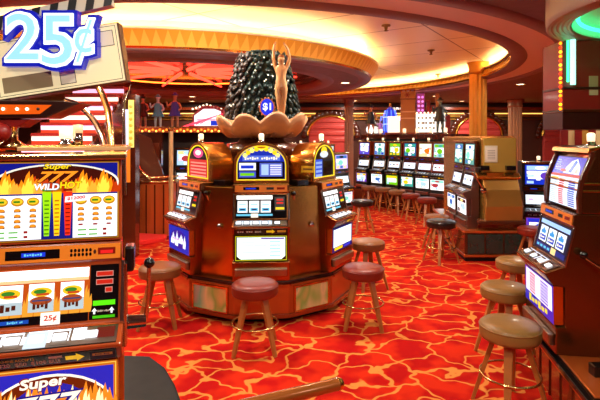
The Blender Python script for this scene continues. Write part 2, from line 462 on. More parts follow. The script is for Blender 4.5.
def art_bill(P):
    P.rect(.02, .08, .98, .92, black, 1); P.poly([(.6, .3), (.7, .3), (.7, .1), (.76, .5), (.7, .9), (.7, .7), (.6, .7)], E('#f0b818', .6), 2)
    P.rect(.8, .3, .96, .75, PRY, 2); P.text('$10  $20  $50', .06, .3, .5, .62, PRN, 2)
def art_deck(P):
    P.rect(.02, .06, .98, .94, steel, 1); P.rect(.04, .3, .7, .94, E('#dcecff', .8), 2); [P.rect(u-.065, .14, u+.065, .86, black, 3) for u in (.08, .23, .40, .57, .80)]
def art_reel(P):
    P.rect(.0, .0, 1, 1, BLK, 1); P.rect(.02, .8, .72, .97, W1, 2); P.rect(.02, .1, .72, .18, CY, 2)
    P.rect(.76, .3, .96, .9, DG, 2); P.rect(.8, .74, .93, .82, RE, 3); P.rect(.8, .6, .93, .68, RE, 3); P.rect(.78, .36, .95, .46, YE, 3)
    P.rect(.3, .03, .44, .2, PW, 3)
def art_reel_strip(P, k):
    P.rect(0, 0, 1, 1, W2, 1); P.rect(.12, .12, .88, .4, CY, 2); P.rect(.25, .2, .75, .32, NB, 3); P.rect(.15, .62, .85, .74, LB, 2)
def art_band(P):
    P.rect(.16, .3, .46, .75, BLK, 1); P.rect(.2, .42, .4, .62, BL, 2); P.rect(.6, .35, .74, .7, DG, 1); P.rect(.8, .35, .95, .7, RD, 1)

def rand_art(seed, bg, cols, rows=4):
    def f(P):
        r = random.Random(seed)
        P.rect(.03, .04, .97, .96, bg, 1); P.rect(.12, .3, .88, .68, E('#f4faff', 1.5), 2)
        P.rect(.08, .72, .92, .92, r.choice(cols), 2)
        for k in range(rows):
            v = .08+.62*k/rows
            for j in range(3):
                if r.random() < .8: P.rect(.08+.29*j, v, .08+.29*j+.1+.14*r.random(), v+.5/rows, r.choice(cols), 2)
        P.oval(.3+.4*r.random(), .45, .2, .18, r.choice(cols), 3); P.oval(.5, .82, .16, .08, r.choice(cols), 3)
    return f

# left front machine
def L_top(P):
    P.rect(0, 0, 1, 1, E('#d89820', .5), 1)
    P.rect(.012, .015, .988, .985, E('#120a20', .5), 2)
    P.rect(.012, .6, .988, .985, E('#0c1690', .75), 3)
    # dark dome with fire behind
    pts = [(.012, .6)]+[(.5-.5*math.cos(PI*i/20), .74+.235*math.sin(PI*i/20)) for i in range(21)]+[(.988, .6)]
    P.poly(pts, E('#f4f0e0', .9), 4)
    pts = [(.02, .6)]+[(.5-.485*math.cos(PI*i/20), .725+.23*math.sin(PI*i/20)) for i in range(21)]+[(.98, .6)]
    P.poly(pts, E('#4a0e04', .6), 5)
    rr = random.Random(3)
    for k in range(17):
        P.flame(.05+.9*k/16, .6, .13, .13+.1*rr.random(), E('#c83a08', .8), 6, rr.uniform(-.2, .2))
    for u, h in ((.09, .3), (.27, .29), (.7, .3), (.87, .31)):
        P.flame(u, .6, .15, h, E('#ff8a10', 1.0), 7, .1); P.flame(u, .6, .1, h*.72, E('#ffd040', 1.1), 8, .1)
    for u in (.17, .36, .62, .79): P.flame(u, .6, .1, .16, OR2, 8)
    # paytable
    P.rect(.012, .02, .988, .6, E('#141c84', .7), 9)
    P.rect(.012, .025, .375, .58, W2, 10); P.rect(.625, .025, .988, .58, W2, 10)
    for c, (u, col) in enumerate(((.385, '#9ae010'), (.465, '#ffd010'), (.552, '#f03010'))):
        a = E(col, .95); dk = E(('#4a8a08', '#c87808', '#901008')[c], .7)
        P.poly([(u+.012, .06), (u+.052, .06), (u+.068, .62), (u-.004, .62)], a, 11)
        P.rect(u-.004, .625, u+.068, .655, dk, 11)
        for k in range(9): P.rect(u+.014, .08+.052*k, u+.05, .098+.052*k, dk, 12)
    for u in (.07, .19, .31, .69, .81, .92):
        P.oval(u, .5, .05, .055, E('#c88810', .8), 11); P.oval(u, .505, .04, .036, E('#f0c828', .9), 12); P.rect(u-.03, .49, u+.02, .515, E('#3a8a18', .7), 13)
        for k, v in enumerate((.39, .32, .255, .19)):
            if u > .6 and k == 3: P.rect(u-.02, v-.01, u+.016, v+.012, E('#a01810', .7), 12); continue
            P.rect(u-.026, v-.018, u+.026, v+.006, E('#7a3c10', .7), 12); P.oval(u, v+.008, .026, .02, E('#e89020', .9), 13, 10)
    for v in (.12, .06):
        for u in (.06, .16, .7, .79): P.rect(u-.035, v-.008, u+.035, v+.01, E('#58b830', .8), 12)
        P.rect(.24, v-.014, .27, v+.016, E('#a01810', .7), 12); P.rect(.87, v-.014, .9, v+.016, E('#a01810', .7), 12)
    for v in (.43, .355, .288, .222, .152, .092):
        P.rect(.02, v, .37, v+.004, E('#a0b0d0', .7), 11); P.rect(.63, v, .98, v+.004, E('#a0b0d0', .7), 11)
    P.poly([(.56, .48), (.74, .5), (.745, .575), (.565, .555)], E('#fff0f0', 1.0), 14)
    P.text('$12000', .58, .502, .725, .548, RE, 15, .03, rise=.018)
    # title lettering
    P.text('Super', .385, .885, .615, .985, DG, 15, .06, .2); P.text('Super', .39, .893, .61, .978, YE, 16, .025, .2)
    P.text('777', .33, .73, .68, .89, E('#3a0a02', .4), 15, .06, .35); P.text('777', .34, .74, .67, .88, E('#ff9020', 1.0), 16, .03, .35)
    P.text('WILD', .315, .638, .52, .73, E('#787890', .5), 16, .06, .1); P.text('WILD', .32, .645, .515, .723, W1, 17, .02, .1)
    P.text('HOT', .515, .655, .7, .75, E('#3a6a08', .5), 16, .06, .1); P.text('HOT', .52, .66, .695, .745, YE, 17, .03, .1)
def L_belly(P):
    P.rect(0, 0, 1, 1, E('#e07818', .7), 1); P.frame(.01, .02, .99, .98, .006, E('#ffe060', .8), 2)
    P.rect(.03, .05, .97, .93, E('#1828c0', .8), 2)
    P.oval(.5, .2, .48, .68, PW, 3, 30); P.oval(.5, .19, .465, .65, E('#7a2808', .6), 4, 30)
    P.oval(.5, .22, .3, .52, E('#1828b8', .7), 5, 24)
    rr = random.Random(5)
    for k in range(13):
        u = .06+.88*k/12; P.flame(u, .05, .16, .5+.3*rr.random()-.2*abs(.5-u), E('#f08820', .95), 6, rr.uniform(-.2, .2))
    for u in (.12, .22, .76, .86, .34, .66): P.flame(u, .05, .12, .5+.15*rr.random(), E('#fff0b0', 1.1), 7, .1)
    P.text('Super', .27, .6, .63, .86, RD, 8, .06, .1, .03); P.text('Super', .28, .62, .62, .84, PW, 9, .03, .1, .03)
    P.text('777', .2, .12, .75, .56, E('#101890', .6), 8, .06, .3, .04); P.text('777', .22, .14, .73, .53, PW, 9, .01, .3, .04)
def L_reel(P):
    P.rect(0, 0, .765, 1, E('#c85010', .7), 1)
    for k in range(9): P.flame(.02+.09*k, .15, .09, .5, E('#f0a030', .8), 2, .1)
    P.rect(.0, .8, .755, .97, E('#ffffff', 2.2), 3); P.rect(0, .74, .755, .8, E('#ffc890', .9), 3)
    P.rect(0, .0, .76, .15, BLK, 3); P.rect(.08, .035, .3, .1, E('#1850c0', .6), 4); P.scrawl('CREDIT 00', .14, .045, .26, .09, CY, 5)
    P.rect(.775, 0, 1, 1, BLK, 1)
    for v in (.78, .63): P.rect(.815, v, .955, v+.1, E('#ffb0a0', .5), 2); P.rect(.82, v+.012, .95, v+.088, E('#d02818', .7), 3)
    P.rect(.89, .48, .95, .58, E('#ffb0a0', .5), 2); P.rect(.895, .492, .945, .568, E('#d02818', .7), 3)
    P.rect(.795, .25, .975, .34, E('#58e010', 1.0), 2); P.rect(.795, .02, .975, .07, E('#48c010', .8), 2)
    for u in (.8, .94): P.poly([(u, .1), (u+.016, .1), (u+.016, .15), (u+.03, .15), (u+.008, .21), (u-.014, .15), (u, .15)], W2, 2)
    P.scrawl('INSERT BILLS', .835, .13, .93, .17, PRN, 2); 
    P.rect(.39, -.02, .54, .2, E('#fff4e8', 1.0), 6); P.text('25¢', .415, .03, .515, .15, E('#d03010', .8), 7, .03)
def L_reel_art(P, k):
    P.rect(0, 0, 1, 1, W1, 1); P.rect(0, 0, 1, .42, E('#b8ccd4', .8), 2)
    P.oval(.5, .7, .42, .17, E('#f0c020', .9), 3); P.oval(.45, .72, .26, .08, E('#3a8a28', .7), 4); P.rect(.3, .58, .8, .66, E('#c84818', .8), 4)
    P.scrawl('xxxx' if k else 'xxx', .18, .1, .82, .36, E('#5a2010', .6), 4, .03)
    if k: P.oval(.5, .4, .44, .15, E('#a84820', .8), 4); P.rect(.15, .38, .85, .43, E('#304878', .7), 5)
def L_band(P):
    P.rect(.11, .2, .52, .8, BLK, 1); P.rect(.23, .36, .41, .64, BL, 2); P.scrawl('WELCOME', .25, .42, .39, .58, CY, 3)
    for i in range(6):
        for j in range(2): P.oval(.61+.03*i, .36+.28*j, .011, .12, black, 1, 10)
    P.rect(.82, .3, .96, .75, RD, 1); P.rect(.84, .36, .94, .58, E('#e02020', .9), 2)
    P.oval(.795, .5, .012, .15, chrome, 1, 10)
def L_bill(P):
    P.rect(0, .02, 1, .98, black, 1)
    P.text('$10  $20  $50  $100', .03, .1, .48, .5, PRN, 2); P.text('BILLS', .5, .14, .58, .5, PRN, 2)
    P.text('THIS MACHINE ACCEPTS', .04, .62, .4, .85, PRY, 2); P.rect(.5, .6, .6, .84, PRN, 2)
    P.poly([(.62, .3), (.7, .3), (.7, .1), (.76, .5), (.7, .9), (.7, .7), (.62, .7)], E('#f0b818', .7), 2)
    P.rect(.8, .05, .99, .8, blackm, 2); P.rect(.82, .45, .97, .72, PRY, 3); P.scrawl('BILLS HERE', .84, .52, .95, .66, DG, 4)
def L_deck(P):
    P.rect(0, .04, 1, .96, steel, 1); P.rect(.02, .3, .76, .95, E('#eef6ff', 1.7), 2); [P.rect(u-.062, .12, u+.062, .84, steel, 3) for u in (.08, .23, .57)]; P.rect(.32, .05, .48, .9, E('#c0d0e0', 1.0), 3); P.rect(.3, .7, .33, .95, steel, 3); P.rect(.64, .1, .66, .95, steel, 3); P.rect(.84, .3, .98, .9, E('#7a2018', .5), 2)

# island machines
def I_top(P):
    P.oval(.5, .52, .42, .44, E('#1830b8', .8), 1, 24, 0, PI)
    for k in range(9):
        a = R(150-15*k); P.oval(.5+.34*math.cos(a), .52+.33*math.sin(a), .045, .06, YE if k % 2 else E('#fff27a', 1.1), 3, 10)
    P.oval(.5, .9, .14, .07, E('#f0e020', 1.0), 3); P.oval(.5, .9, .08, .04, E('#c06a10', .8), 4)
    P.rect(.16, .55, .84, .68, E('#5a78e8', .8), 3); P.scrawl('DOUBLE JACKPOT', .2, .575, .8, .65, PW, 4, .02)
    P.rect(.09, .1, .91, .53, BLK, 2)
    P.rect(.1, .32, .4, .5, W2, 3); P.rect(.13, .36, .36, .44, BL, 4); P.rect(.1, .14, .4, .29, E('#4858d8', .8), 3); P.rect(.12, .18, .37, .25, GR, 4)
    P.rect(.47, .16, .88, .5, E('#5868d0', .8), 3); P.rect(.5, .2, .63, .46, E('#a8c8f0', 1.0), 4)
    for k in range(5): P.rect(.66, .2+.055*k, .86, .235+.055*k, E('#d8dcff', 1.0), 4)
def I_belly(P):
    P.rect(0, 0, 1, 1, BLK, 1); P.frame(.02, .03, .98, .97, .012, E('#c8d018', .8), 2)
    P.poly([(.05, .2), (.12, .08), (.88, .08), (.95, .2), (.95, .92), (.05, .92)], E('#eafff4', 1.25), 3)
    for k in range(5): P.rect(.14, .2+.13*k, .6, .235+.13*k, E('#c8e8e0', 1.0), 4); P.rect(.66, .2+.13*k, .86, .25+.13*k, E('#a8d8f0', 1.0), 4)
    P.rect(.5, .84, .93, .9, E('#7a58c8', .8), 4)
def I2_top(P):
    P.oval(.5, .55, .38, .38, E('#181014', .5), 1, 20, 0, PI); P.rect(.1, .05, .9, .55, E('#d83028', .8), 1)
    for k in range(5): P.rect(.16, .1+.085*k, .84, .14+.085*k, E('#ff9080', .9), 2)
    P.oval(.5, .72, .22, .13, PK, 2); P.oval(.5, .73, .13, .07, PW, 3)
def I2_belly(P):
    P.rect(.0, .0, 1, 1, E('#2030c0', .8), 1); P.oval(.5, .5, .42, .38, E('#3a20a0', .8), 2)
    for x, y, a, b in ((.2, .25, .12, .5), (.4, .2, .1, .65), (.6, .35, .14, .4), (.78, .2, .08, .55)): P.flame(x, y, a*1.6, b, E('#e8f0ff', 1.1), 3, .3)
    P.rect(.15, .45, .85, .52, E('#d050c0', .8), 3)
def I3_top(P):
    P.oval(.5, .55, .36, .36, BLK, 1, 20, 0, PI); P.oval(.5, .78, .13, .11, YE, 2); P.oval(.5, .68, .18, .09, E('#d8e8ff', .9), 2); P.rect(.12, .06, .42, .55, E('#3858d8', .8), 2)
    P.rect(.48, .1, .88, .5, BLK, 2)
    for k in range(4): P.rect(.14, .1+.11*k, .4, .16+.11*k, E('#90b0ff', .8), 3)
def I3_belly(P):
    P.rect(0, 0, 1, 1, NB, 1); P.rect(.05, .2, .95, .93, E('#e8f8ff', 1.2), 2); P.rect(.1, .06, .5, .17, YE, 2); P.rect(.55, .06, .9, .17, BL, 2)
# right front machine
def RT_top(P):
    P.rect(0, 0, 1, 1, BLK, 1); P.rect(.05, .62, .98, .98, E('#1c34c8', .9), 2)
    P.poly([(.42, .66), (.9, .66), (.86, .8), (.7, .95), (.56, .9), (.46, .78)], E('#dce8ff', 1.1), 3); P.poly([(.56, .68), (.66, .68), (.74, .9), (.66, .92)], E('#4878e8', .9), 4); P.poly([(.74, .68), (.86, .68), (.8, .8)], E('#f0b0a0', 1.0), 4)
    for k in range(5): P.rect(.1, .7+.05*k, .3-.02*k, .722+.05*k, E('#7a98ff', .9), 3)
    P.oval(.4, .71, .1, .025, E('#e04848', .8), 4)
    P.poly([(.06, .58), (.96, .6), (.96, .66), (.06, .63)], E('#c02030', .8), 5)
    P.rect(.05, .02, .98, .6, E('#e4f2ff', 1.1), 4)
    for k in range(13):
        v = .04+.04*k
        P.rect(.38, v, .54, v+.024, E('#d83028', .8), 5); P.rect(.68, v, .88, v+.024, E('#2850d0', .8), 5); P.rect(.1, v+.006, .3, v+.018, E('#9ab0c8', .9), 5)
    P.rect(.1, .5, .34, .56, E('#f0d048', .9), 5)
def RT_reel(P):
    P.rect(0, 0, 1, 1, E('#101440', .5), 1); P.rect(.03, .82, .97, .95, E('#9ec4ff', 1.1), 2); P.rect(.03, .05, .97, .2, E('#203090', .7), 2); P.rect(.55, .03, .7, .22, E('#ffd890', 1.0), 4)
    for k in range(4): P.rect(.06+.12*k, .08, .14+.12*k, .15, CY, 3)
def RT_reel_art(P, k):
    P.rect(0, 0, 1, 1, E('#e8f4ff', 1.1), 1); P.rect(.1, .1, .9, .42, E('#2848c8', .8), 2); P.scrawl('BAR', .2, .18, .8, .34, PW, 3, .03); P.flame(.5, .52, .6, .4, E('#3898e0', .9), 2)
def RT_belly(P):
    P.rect(0, 0, 1, 1, E('#1c20b8', .8), 1); P.poly([(.04, .3), (.96, .3), (.96, .96), (.04, .96)], E('#f0e8ff', 1.1), 2)
    for k in range(7):
        P.rect(.18, .34+.085*k, .4, .39+.085*k, E('#e05070', .8), 3); P.rect(.58, .34+.085*k, .84, .39+.085*k, E('#6858d8', .8), 3)
    P.scrawl('Deluxe', .16, .06, .84, .26, E('#f0d838', .9), 3, .02, .3)

# ------------------------------------------------------------------ stools
def make_stool(name, seatmat, label, h=.60, dia=.42, group=None):
    t = thing(name, label, 'stool', group=group); r = dia/2
    s = MB(); s.lathe([(0, h-.115), (r*.86, h-.115), (r*.97, h-.105), (r, h-.085), (r, h-.035), (r*.985, h-.02), (r*.9, h-.004), (r*.6, h+.004), (0, h+.006)], seatmat, 32)
    so = s.build('seat', t)
    p = MB(); p.torus((0, 0, h-.028), r*.99, .006, seatmat, 32, 6); p.build('piping', so)
    for k in range(4):
        a = PI/4+k*PI/2; c, q = math.cos(a), math.sin(a)
        l = MB(); M = Matrix.Rotation(a, 4, 'Z')
        x0, x1 = r*.5, r*1.22
        vs = []
        for (x, z, wd, dp) in ((x0, h-.115, .03, .018), (x0+(x1-x0)*.55, (h-.115)*.45, .024, .016), (x1, 0, .017, .012)):
            vs += [(x-dp, -wd, z), (x+dp, -wd, z), (x+dp, wd, z), (x-dp, wd, z)]
        fs = [(3, 2, 1, 0), (8, 9, 10, 11)]
        for i in (0, 4): fs += [(i+j, i+(j+1) % 4, i+4+(j+1) % 4, i+4+j) for j in range(4)]
        l.add(vs, fs, leg_wood, False, M); l.build('leg', t, .004)
    g = MB(); g.torus((0, 0, .235), r*.98, .009, brass, 36, 8); g.build('foot_ring', t)
    return t

# ================================================================== THE ROOM
XL, XR, YF, YB = -13.0, 13.0, -2.6, 19.0
C0 = Vector((-1.63, 10.5)); R0 = 5.7; ZO = 3.275; ZU = 3.62
D0 = Vector((-2.6, 10.8)); R1 = 4.15; ZI = 3.15
carpet = carpet_mat(); upceil = panel_ceiling_mat()
fl = MB(); fl.box(XL, XR, YF, YB, -.1, 0, carpet); struct(fl.build('floor'))
walls = mat('wine_wall', '#5a2014', .5, 0, noise=.15, nscale=2)
wallb = mat('brown_wall', '#4a2414', .45, 0, noise=.2, nscale=2)
for nm, a, m in (('wall_left', (XL-.15, XL, YF, YB), walls), ('wall_right', (XR, XR+.15, YF, YB), walls), ('wall_back', (XL, XR, YB, YB+.15), wallb), ('wall_front', (XL, XR, YF-.15, YF), walls)):
    b = MB(); b.box(*a, 0, 3.7, m); struct(b.build(nm))

def disc_ring(ra, za, rb, zb, c, m, n=120, wave=None):
    b = MB(); b.keep = False
    b.lathe([(ra, za), (rb, zb)], m, n, (c.x, c.y, 0), wave=wave); return b
def to_rect(c, a):
    dx, dy = math.cos(a), math.sin(a); t = 1e9
    if dx > 1e-9: t = min(t, (XR-c.x)/dx)
    if dx < -1e-9: t = min(t, (XL-c.x)/dx)
    if dy > 1e-9: t = min(t, (YB-c.y)/dy)
    if dy < -1e-9: t = min(t, (YF-c.y)/dy)
    return (c.x+dx*t, c.y+dy*t)
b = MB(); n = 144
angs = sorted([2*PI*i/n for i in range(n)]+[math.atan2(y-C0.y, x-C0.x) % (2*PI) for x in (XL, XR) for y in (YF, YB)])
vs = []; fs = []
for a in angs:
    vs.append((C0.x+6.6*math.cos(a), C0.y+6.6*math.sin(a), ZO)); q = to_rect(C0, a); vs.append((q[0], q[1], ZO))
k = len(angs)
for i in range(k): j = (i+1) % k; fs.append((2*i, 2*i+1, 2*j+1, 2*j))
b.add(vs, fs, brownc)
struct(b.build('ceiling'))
crown_d = mat('gold_crown_deep', '#e4a838', .4, .1)
def crown_band(b, c, ra, za, rb, zb, n):
    vs = []
    for i in range(2*n):
        a = PI*i/n; vs.append((c.x+ra*math.cos(a), c.y+ra*math.sin(a), za)); vs.append((c.x+rb*math.cos(a), c.y+rb*math.sin(a), zb))
    L_ = []; D_ = []
    for i in range(0, 2*n, 2):
        j, k = (i+1) % (2*n), (i+2) % (2*n)
        L_ += [(2*i, 2*k, 2*j+1)]; D_ += [(2*i, 2*j+1, 2*i+1), (2*k, 2*k+1, 2*j+1)]
    b.add(vs, L_, crown); b.add(vs, D_, crown_d)
# stepped soffit round the big opening
b = MB()
b.lathe([(6.6, ZO), (6.58, ZO-.035), (6.42, ZO-.035), (6.4, ZO-.01)], mauve, 144, (C0.x, C0.y, 0))
b.lathe([(6.4, ZO-.01), (5.97, ZO-.01)], creamc, 144, (C0.x, C0.y, 0))
b.lathe([(5.97, ZO-.01), (5.94, ZO-.04), (5.76, ZO-.04), (5.71, ZO-.01)], mauve, 144, (C0.x, C0.y, 0)); struct(b.build('trim_1'))
b = MB()
def scal(nw, amp):
    return lambda r, z, a: (r+(amp*abs(math.sin(a*nw)) if amp else 0), z)
b.lathe([(5.71, ZO-.01), (5.70, ZO+.03)], brass, 144, (C0.x, C0.y, 0))
crown_band(b, C0, 5.70, ZO+.03, 5.76, ZO+.165, 220)
b.lathe([(5.70, ZO+.165), (5.70, ZO+.195), (5.82, ZO+.195), (5.82, ZO+.05), (6.3, ZO+.05), (6.3, ZU)], cream, 144, (C0.x, C0.y, 0)); struct(b.build('trim_2'))
b = MB(); b.lathe([(3.9, ZU), (6.3, ZU)], upceil, 144, (0, 0, 0)); o = b.build('ceiling_upper'); 
bpy.data.objects.remove(o)
b = MB(); b.prismz([(C0.x+6.32*math.cos(2*PI*i/96), C0.y+6.32*math.sin(2*PI*i/96)) for i in range(96)], ZU, ZU+.05, upceil); struct(b.build('ceiling_raised'))
cove = mat('cove_tube', '#ffe0b0', .4, 0, emit=27.0, ecol='#ffd49a')
b = MB(); b.torus((C0.x, C0.y, ZO+.12), 6.05, .03, cove, 120, 6)
tag(b.build('cove_light'), 'warm cove light tube tucked behind the gold crown of the big round ceiling opening', 'cove light')
# lower round disc hung inside it
b = MB()
b.lathe([(R1, ZI), (R1-.02, ZI-.03), (R1-.22, ZI-.03), (R1-.26, ZI)], mauve, 144, (D0.x, D0.y, 0))
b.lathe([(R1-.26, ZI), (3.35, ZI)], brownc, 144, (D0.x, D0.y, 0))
b.lathe([(3.35, ZI), (3.32, ZI-.03), (3.1, ZI-.03), (3.06, ZI+.02), (3.05, ZI+.12)], mauve, 144, (D0.x, D0.y, 0))
mirror = mat('glossy_dome', '#8a7a74', .16, .75)
b.lathe([(3.05, ZI+.12), (2.82, ZI+.12), (2.8, ZI+.2)], woodd, 144, (D0.x, D0.y, 0))
b.lathe([(2.8, ZI+.2), (2.2, ZI+.26), (1.2, ZI+.3), (0, ZI+.31)], mirror, 144, (D0.x, D0.y, 0)); struct(b.build('trim_3'))
b = MB()
b.lathe([(R1, ZI), (R1+.02, ZI+.03)], brass, 144, (D0.x, D0.y, 0))
crown_band(b, D0, R1+.02, ZI+.03, R1+.15, ZI+.24, 170)
b.lathe([(R1+.16, ZI+.24), (R1+.17, ZI+.27), (R1+.06, ZI+.27), (R1+.0, ZI+.16), (3.8, ZI+.16), (3.8, ZU)], cream, 144, (D0.x, D0.y, 0)); struct(b.build('trim_4'))
b = MB(); b.torus((D0.x, D0.y, ZI+.22), 4.0, .03, cove, 120, 6)
tag(b.build('cove_light'), 'warm cove light tube tucked behind the gold crown of the lower round ceiling disc', 'cove light')
neon_red = mat('red_neon', '#ff3020', .3, 0, emit=6.0)
ns = thing('neon_star', 'red neon tubes spread as a star in the mirrored ceiling dome', 'neon light', (D0.x, D0.y, ZI+.22))
for i in range(10):
    a = 2*PI*i/10+.15; l = MB()
    l.tube([(math.cos(a)*.35, math.sin(a)*.35, .02), (math.cos(a)*1.4, math.sin(a)*1.4, -.01), (math.cos(a)*2.55, math.sin(a)*2.55, -.05)], .045, neon_red, 8, r1=.02); l.build('neon_tube', ns)
l = MB(); l.torus((0, 0, -.03), 2.0, .02, mat('orange_neon', '#ff6a20', .3, 0, emit=5.0), 90, 6); l.build('neon_ring', ns)

# back wall dressing: red padded arches with dark scalloped rims, gilt cornice
b = MB(); b.box(XL, XR, YB-.12, YB, 2.72, 2.80, gold); b.box(XL, XR, YB-.10, YB, 2.62, 2.66, gold); b.box(XL, XR, YB-.3, YB, 3.0, 3.1, wood); struct(b.build('trim_5'))
b = MB(); b.tube([(XL+.2, YB-.16, 2.86), (XR-.2, YB-.16, 2.86)], .02, mat('cornice_tube', '#ffc878', .4, 0, emit=2.2, ecol='#ffb050'), 6)
tag(b.build('cornice_light'), 'thin warm light line along the gilt cornice of the far wall', 'cornice light')
arc_names = ('behind the slim pinkish column', 'behind the fluted gold column', 'above the striped curtain')
for i, px in enumerate((331, 480, 567)):
    Y = YB-.25; x = X_(px, Y); z0 = 0.0; zs = 2.0; ro = 1.05
    t = thing('padded_arch', 'red padded wall arch with scalloped rim '+arc_names[i], 'wall arch', (x, Y, 0), 0, 'padded arches on the far wall')
    m = MB(); out = [(-.86, z0), (.86, z0)]+[(.86*math.cos(PI*k/24), zs+.72*math.sin(PI*k/24)) for k in range(25)]
    m.prismy(out, .1, .24, upholst)
    for zz in (1.75, 2.0, 2.25, 2.5):
        hx = .84*math.sqrt(max(0, 1-((max(zz, zs)-zs)/.72)**2)); m.box(-hx, hx, .06, .12, zz, zz+.16, upholst)
    m.build('padding', t, .03)
    m = MB(); m.tube([(.9*math.cos(PI*k/32), .08, zs+.76*math.sin(PI*k/32)) for k in range(33)], .05, gold, 8); m.build('gilt_rim', t)
    m = MB()
    for k in range(19):
        a = PI*k/18; m.ball((1.06*math.cos(a), .1, zs+.9*math.sin(a)), (.12, .07, .12), woodd, 10, 6)
    m.tube([(1.0*math.cos(PI*k/32), .12, zs+.85*math.sin(PI*k/32)) for k in range(33)], .07, woodd, 8); m.build('scalloped_rim', t)

def fluted_column(px, Y, wpx, ztop, m, label, z0=0.0):
    x = X_(px, Y); r = wpx/2*Y/F
    t = thing('fluted_column', label, 'column', (x, Y, z0))
    s = MB(); s.lathe([(r, .12), (r, ztop-z0-.25)], m, 96, wave=lambda rr, z, a: (rr*(1-.2*abs(math.sin(a*6))), z)); s.build('shaft', t)
    s = MB(); s.lathe([(0, 0), (r*1.25, 0), (r*1.25, .08), (r*1.1, .14), (0, .14)], m, 32); s.build('base', t)
    h = ztop-z0
    s = MB(); s.lathe([(0, h-.27), (r*1.05, h-.27), (r*1.1, h-.2), (r*1.02, h-.16), (r*1.2, h-.04), (r*1.25, h-.002), (0, h-.002)], m, 32); s.build('capital', t)
goldlac = mat('gold_fluting', '#e09a34', .38, .45)
fluted_column(478, 10.95, 17, ZU, goldlac, 'fluted gold column rising behind the round bronze slot bank')
fluted_column(515, 17.3, 13, ZO, mat('tan_fluting', '#b07a50', .4, .3), 'slim tan fluted column far back, right of the gold column')
fluted_column(349, 17.0, 9, ZO, mat('pink_fluting', '#b08468', .4, .2), 'slim pinkish column far back at the left end of the slot row')
# striped curtain on the right
t = MB()
for k in range(14):
    t.box(4.9+.13*k, 4.9+.13*(k+1), 9.0+.02*(k % 2), 9.06+.02*(k % 2), 0, 2.04, (maroon, mat('cream_drape', '#e8d090', .7), maroon, mat('gold_drape', '#c89030', .6))[k % 4])
tag(t.build('striped_curtain'), 'curtain panel striped in red, cream and gold behind the right slot machines', 'curtain')

# ================================================================== CENTRE ISLAND
IC = Vector((-.47, 5.95)); IYAW = R(4)
def dodec(ap, rot=0, n=12):
    r = ap/math.cos(PI/n)
    return [(r*math.cos(2*PI*(i+.5)/n-PI/2+rot), r*math.sin(2*PI*(i+.5)/n-PI/2+rot)) for i in range(n)]
def make_plinth(name, label, loc, yaw, ap, panelm, sides=range(12), irid_sides=(1, 3, 5, 7, 9, 11), h=.45):
    t = thing(name, label, 'slot bank base', loc, yaw)
    k = MB(); k.prismz(dodec(ap-.1), 0, .07, blackm); k.build('toe_kick', t)
    k = MB(); k.prismz(dodec(ap-.02), .07, h-.04, woodc); k.build('body', t, .004)
    k = MB(); k.prismz(dodec(ap+.0), h-.045, h-.012, black); k.prismz(dodec(ap-.012), h-.012, h-.001, bronze_dark); k.build('top_slab', t, .004)
    k = MB(); k.prismz(dodec(ap+.004), .06, .10, wood); k.build('skirting', t, .004)
    wd = 2*ap*math.tan(PI/12)
    for i in sides:
        M = Matrix.Rotation(2*PI*i/12, 4, 'Z')
        if i in irid_sides:
            q = MB(); q.box(-wd*.36, wd*.36, -ap+.004, -ap+.03, .12, .355, panelm, M); q.build('panel', t)
            f = MB()
            for (x0, x1, z0, z1) in ((-wd*.39, wd*.39, .355, .375), (-wd*.39, wd*.39, .105, .12), (-wd*.39, -wd*.36, .12, .355), (wd*.36, wd*.39, .12, .355)):
                f.box(x0, x1, -ap-.006, -ap+.03, z0, z1, brass, M)
            f.build('panel_frame', t, .002)
        fr = MB()
        for j in range(16):
            x = -wd*.46+wd*.92*(j+.5)/16; fr.box(x-wd*.022, x+wd*.022, -ap-.004, -ap+.03, .382, .402, brass if 0 else woodc, M)
        fr.build('fluted_band', t)
    return t
plinth = make_plinth('slot_island', 'centre slot island on a twelve sided red wood base with iridescent panels', (IC.x, IC.y, 0), IYAW, 1.07, irid)
core = plinth; n_before = len(plinth.children)
k = MB(); k.prismz([(.53*math.cos(PI/6+PI/3*i)/math.cos(PI/6), .53*math.sin(PI/6+PI/3*i)/math.cos(PI/6)) for i in range(6)], 0, 1.2, bronze_dark); k.build('hex_core', core).location = (0, 0, .45)
k = MB(); k.lathe([(0, 1.2), (.46, 1.2), (.44, 1.38), (.3, 1.40), (.26, 1.455), (0, 1.455)], woodd, 32); k.build('shell_stand', core).location = (0, 0, .45)
for i in (-3, -2, -1, 0, 1, 2):
    M = Matrix.Rotation(R(30+60*i), 4, 'Z'); k = MB()
    prof = lambda f, b: [(-f, -.985), (f, -.985), (b, -.615), (-b, -.615)]
    vs = [(x, y, 0) for x, y in prof(.243, .016)]+[(x*.97, y*.965, .93) for x, y in prof(.236, .016)]
    k.add(vs, [(3, 2, 1, 0), (4, 5, 6, 7), (0, 1, 5, 4), (1, 2, 6, 5), (2, 3, 7, 6), (3, 0, 4, 7)], bronze, False, M); sp = k.build('side_panel', core, .004); sp.location = (0, 0, .45)
    k = MB(); k.lathe([(0, 0), (.03, 0), (.03, .012), (.014, .02), (0, .02)], chrome, 16, M=M @ Matrix.Translation((.06, -.974, .52)) @ Matrix.Rotation(R(90-2), 4, 'X')); k.build('lock', sp)
    k = MB(); k.box(-.075, .075, -.9, -.75, .932, .995, black, M); k.build('black_box', core, .006).location = (0, 0, .45)
islearts = [dict(top=I_top, belly=I_belly), dict(top=I2_top, belly=I2_belly, top_bg=E('#701828', .5)), dict(top=I3_top, belly=I3_belly, top_bg=E('#141828', .5), plaque=True)]
